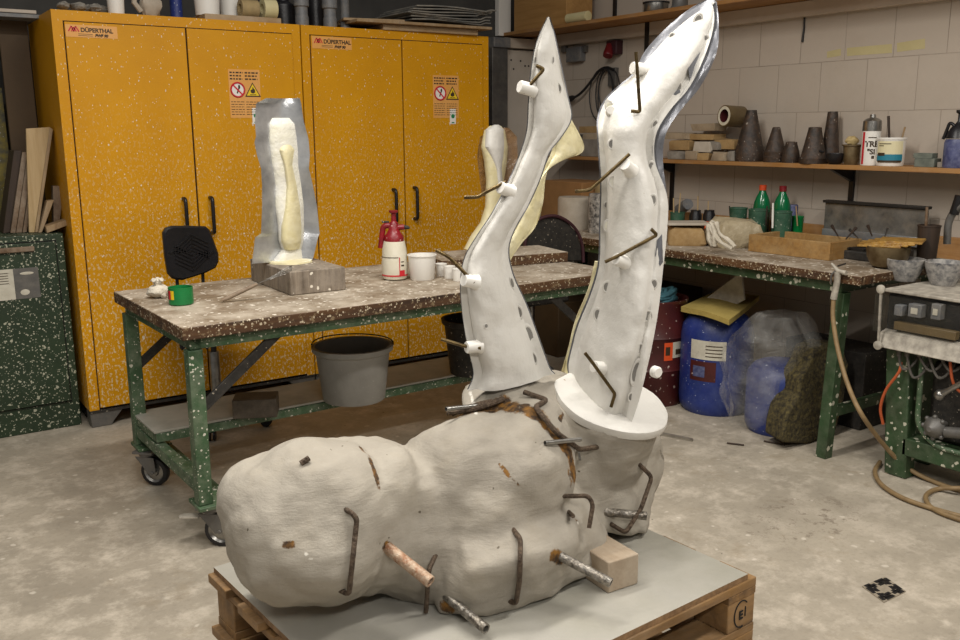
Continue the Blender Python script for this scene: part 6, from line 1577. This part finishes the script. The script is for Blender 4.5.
# ================================================================ air gun and hose
ag = thing('air_blow_gun', AX(838, 272, BX-.02), 'dusty air blow gun hanging at the bench end with a tan hose', 'air gun')
X0 = BX-.02
MB().tube([AX(838, 272, X0), AX(837, 282, X0), AX(833.5, 299, X0)], [.014, .013, .014], 10).build('grip', 'dustwhite', ag)
MB().tube([AX(846, 273, X0), AX(838, 271, X0), AX(831.5, 263.5, X0)], [.010, .009, .005], 10).build('barrel', 'dustwhite', ag)
MB().tube(bentrod([AX(836, 270, X0), AX(831, 275, X0-.01), AX(831, 284, X0)], .01), .0035, 8).build('trigger', 'greymetal', ag)
MB().tube([AX(838, 266, X0), AX(838, 266, X0)+Vector((.05, 0, .005))], .004, 8).build('hanger_hook', 'darkmetal', ag)
pts = [AX(833.5, 299, X0), AX(833, 318, X0-.01), AX(838, 350, X0-.03), AX(848, 385, X0-.06), AX(862, 415, X0-.1)]
pts += [AZ(884, 445, .14), AZ(905, 466, .045), AZ(930, 480, .012), AZ(962, 491, .012), AZ(1000, 497, .012), AZ(1020, 520, .012), AZ(985, 521, .012), AZ(945, 512, .012), AZ(905, 499, .012), AZ(882, 485, .012), AZ(875, 472, .012), AZ(880, 462, .012)]
hs = MB().tube(smoothline(pts, 7), .0095, 10)
hs.tube(smoothline([AZ(1000, 485, .012), AZ(962, 488, .033), AZ(938, 489, .012), AZ(926, 496, .012), AZ(932, 508, .012), AZ(958, 519, .012), AZ(1000, 530, .012)], 7), .0095, 10)
tag(hs.build('air_hose', 'hose', origin=AZ(930, 500, 0)), 'tan air hose drooping from the blow gun and coiling on the floor at right', 'hose')

# ================================================================ machine with clear cover at the right edge
MX = 2.585
my0 = AX(884, 320, MX).y
zt_ = AX(884, 291, MX).z; zb0 = AX(884, 344, MX).z; my1 = my0-.62
mc = thing('control_machine', (MX+.2, my0-.3, 0), 'green machine stand with dusty clear-covered control box and handwheels at the right edge', 'machine')
MB().box((MX+.02, my1, zb0), (MX+.34, my0, zt_-.003)).box((MX+.012, my1, zb0-.02), (MX+.34, my0, zb0-.0005)).build('control_box', 'black', mc, bevel=.004)
MB().box((MX-.005, my1, zt_-.002), (MX+.36, my0+.01, zt_+.012)).build('box_lid', 'dustwhite', mc, bevel=.004)
inn = MB()
for (x0, y0, x1, y1) in ((897, 304, 904, 316), (911, 303, 923, 318), (934, 303, 942, 320)):
    a_, b_ = AX(x0, y0, MX+.0), AX(x1, y1, MX+.0); inn.box((MX-.018, b_.y, b_.z), (MX+.0195, a_.y, a_.z))
inn.build('relay_block', 'pipegrey', mc, bevel=.003)
a_, b_ = AX(896, 318, MX), AX(958, 328, MX); MB().box((MX-.012, b_.y, a_.z-.045), (MX+.0195, a_.y, a_.z-.012)).build('wiring_rail', 'kraft', mc, bevel=.002)
bk_ = MB()
for (x0, y0, x1, y1) in ((914, 307, 920, 314), (936, 308, 940, 315)):
    a_, b_ = AX(x0, y0, MX-.0), AX(x1, y1, MX); bk_.box((MX-.0215, b_.y, b_.z), (MX-.0185, a_.y, a_.z))
bk_.build('switch_face', 'paper', mc)
a_ = AX(888, 327, MX-.02); b_ = AX(888, 345, MX-.02)
MB().prism([(MX-.045, my1, b_.z-.01), (MX+.018, my1, b_.z-.01), (MX+.018, my1, b_.z+.06), (MX-.02, my1, b_.z+.05)], (0, my0-my1, 0)).build('lower_trough', 'dustwhite', mc, bevel=.004)
cv = MB().box((MX-.06, my1, zb0+.06), (MX-.056, my0+.012, zt_-.004)); cv.box((MX-.056, my0+.008, zb0+.06), (MX+.01, my0+.012, zt_-.004))
cv.build('clear_cover', 'acrylic', mc)
for (x, y) in ((882, 289), (879, 345)):
    c = AX(x, y, MX-.05); MB().lathe(c, [(.014, 0), (.018, .004), (.018, .012), (.008, .016)], 18, axis=(-1, 0, 0)).build('corner_knob', 'dustwhite', mc)
MB().bar(AX(881, 292, MX-.055), AX(878.5, 342, MX-.055), .008).build('cover_edge', 'dustwhite', mc)
# green stand: broad leg and frame with rounded opening
gl0, gl1 = AX(884, 350, MX), AX(906, 350, MX)
lb0 = AZ(878, 475, 0); lb1 = AZ(902, 481, 0)
MB().prism([(MX+.03, gl0.y+.01, zb0-.021), (MX+.03, gl1.y, zb0-.021), (MX+.03, lb1.y, 0.0005), (MX+.03, lb0.y, 0.0005)], (.07, 0, 0)).build('front_leg', 'greendark', mc, bevel=.006)
MB().box((MX+.26, gl1.y, 0.0005), (MX+.33, gl0.y, zb0-.021)).build('rear_leg', 'greendark', mc, bevel=.006)
MB().box((MX+.26, my1, 0.0005), (MX+.33, my1+.09, zb0-.021)).build('rear_leg', 'greendark', mc, bevel=.006)
MB().box((MX+.03, my1-.02, 0.0005), (MX+.1, my1+.06, zb0-.021)).build('front_leg', 'greendark', mc, bevel=.006)
fr_ = bentrod([AX(923, 352, MX+.03), AX(917, 425, MX+.03), AX(934, 446, MX+.03), AX(990, 462, MX+.03)], .05)
MB().tube(fr_, .011, 10).build('frame_lip', 'greenframe', mc)
zr = AX(935, 446, MX+.04).z
MB().box((MX+.03, my1, zr-.075), (MX+.33, gl1.y-.002, zr-.0)).build('cross_member', 'greendark', mc, bevel=.005)
MB().box((MX+.10, my1+.1, zr+.001), (MX+.24, gl1.y-.06, zb0-.05)).build('gear_housing', 'blackdusty', mc, bevel=.02)
# handwheel and crank
c = AX(933, 428, MX-.0)
wh_ = MB().lathe(c, [(.01, -.03), (.032, -.01), (.04, 0), (.044, .01), (.04, .02), (.014, .025), (.012, .09)], 24, axis=(1, 0, 0))
for k in range(8):
    a0 = 2*pi*k/8; wh_.ball(c+Vector((.008, cos(a0)*.044, sin(a0)*.044)), .010, 8, 6)
wh_.build('handwheel', 'greymetal', mc)
c = AX(940, 395, MX-.03); d_ = AX(962, 383, MX-.03)
MB().tube([c, c.lerp(d_, .4), d_+(d_-c)*.8], [.018, .011, .012], 12).ball(c, .022, 12, 8).build('crank_lever', 'steel', mc)
MB().tube([AX(946, 432, MX+.02), AX(990, 436, MX+.02)], .022, 14).build('shaft', 'greymetal', mc)
for k, x in enumerate((899, 907, 919, 929, 940, 950)):
    a_ = AX(x, 355, MX+.005); dn_ = random.uniform(.05, .1); b_ = a_+Vector((0, -.02-random.uniform(0, .03), -dn_)); c3 = b_+Vector((.02, -.035, .03))
    mk = 'orangecable' if k == 5 else 'greycable'
    MB().tube(smoothline([a_+Vector((0, 0, .03)), a_, b_, c3, c3+Vector((.06, -.0, .08))] if k != 5 else [a_+Vector((0, 0, .03)), a_, AX(952, 378, MX), AX(958, 390, MX+.02), AX(975, 400, MX+.05)], 5), .0055, 8).lathe(a_+Vector((0, 0, -.005)), [(.010, 0), (.010, .03)], 10).build('gland_cable', mk, mc)
MB().tube(smoothline([AX(901, 362, MX+.01), AX(899, 372, MX), AX(886, 390, MX-.0), AX(880.5, 408, MX+.01), AX(883, 424, MX+.03)], 6), .006, 8).build('orange_cable', 'orangecable', mc)
# bowls and green trays on the machine
for (x, yb, yt, h0, h1, lab) in ((909, 282, 255, 11, 18.5, 'speckled blue-white plaster bowl, left of the two on the machine'), (949, 286.5, 258, 12, 18.5, 'white plaster-crusted bowl, right of the two on the machine')):
    p = place(x, yb, zt_+.0128, h0/240); q = PM(p); a_, b_ = h0/q, h1/q; h = (HZ(p, x, yt+4)-p.z)
    pr = [(a_*.96, 0), (a_, .004), (a_+(b_-a_)*.45, h*.35), (a_+(b_-a_)*.85, h*.75), (b_, h), (b_*.95, h+.002), (b_*.8, h*.6), (a_*.8, h*.2), (.001, h*.18)]
    tag(MB().lathe(p, pr, 32, jit=.04).build('plaster_bowl', 'bowl', origin=p), lab, 'bowl', 'plaster bowls on the machine')
p = AX(918, 250, 2.86)
tag(MB().box((2.965, AX(960, 250, 2.96).y-.1, BZ-.005), (3.15, AX(913, 250, 2.96).y, BZ+.022)).build('green_tray', 'greenframe', origin=(3.0, p.y, BZ), bevel=.003), 'flat green metal tray lying behind the two plaster bowls', 'tray')
tp = thing('metal_clamp', Vector((3.1, AX(950, 230, 3.1).y, BZ+.023)), 'dark metal clamp with grey stem at the right edge behind the bowls', 'clamp')
MB().tube(bentrod([AX(947, 244, 3.08), AX(948, 222, 3.08), AX(956, 208, 3.08), AX(975, 204, 3.08)], .03), .016, 12).build('clamp_stem', 'greymetal', tp)
MB().tube([AX(954, 214, 3.08), AX(960, 196, 3.08)], .02, 12).build('clamp_head', 'black', tp)

# ================================================================ floor details
cs = [AZ(862, 587, .0), AZ(885, 577.5, .0), AZ(906, 592, .0), AZ(884, 603, .0)]
cen = sum(cs, Vector())/4
dc = thing('floor_cover', cen, 'small square cast floor cover with worn pattern at lower right', 'floor cover')
MB().prism(cs, (0, 0, .003)).build('cover_plate', 'drain', dc)
g_ = MB()
for i in range(3):
    f0 = .18+.22*i; q4 = [cen+(c_-cen)*(1-f0*.8)+Vector((0, 0, .0035)) for c_ in cs]
    for a_, b_ in zip(q4, q4[1:]+q4[:1]):
        L_2 = [0, .4, .6, 1] if i % 2 else [0, .25, .5, .9]
        g_.bar(a_.lerp(b_, L_2[0]), a_.lerp(b_, L_2[1]), .012, .002); g_.bar(a_.lerp(b_, L_2[2]), a_.lerp(b_, L_2[3]), .012, .002)
g_.build('raised_pattern', 'cable', dc, smooth=False)
for (x0, y0, x1, y1, lab) in ((727, 443, 744, 445, 'thin dark stick lying on the floor before the blue drum'), (764, 441, 785, 445, 'longer dark stick lying on the floor by the mossy slab')):
    a_, b_ = AZ(x0, y0, .005), AZ(x1, y1, .005); tag(MB().tube([a_, b_], .0045, 6).build('dark_stick', 'plank_dark', origin=a_), lab, 'stick', 'dark sticks on the floor')
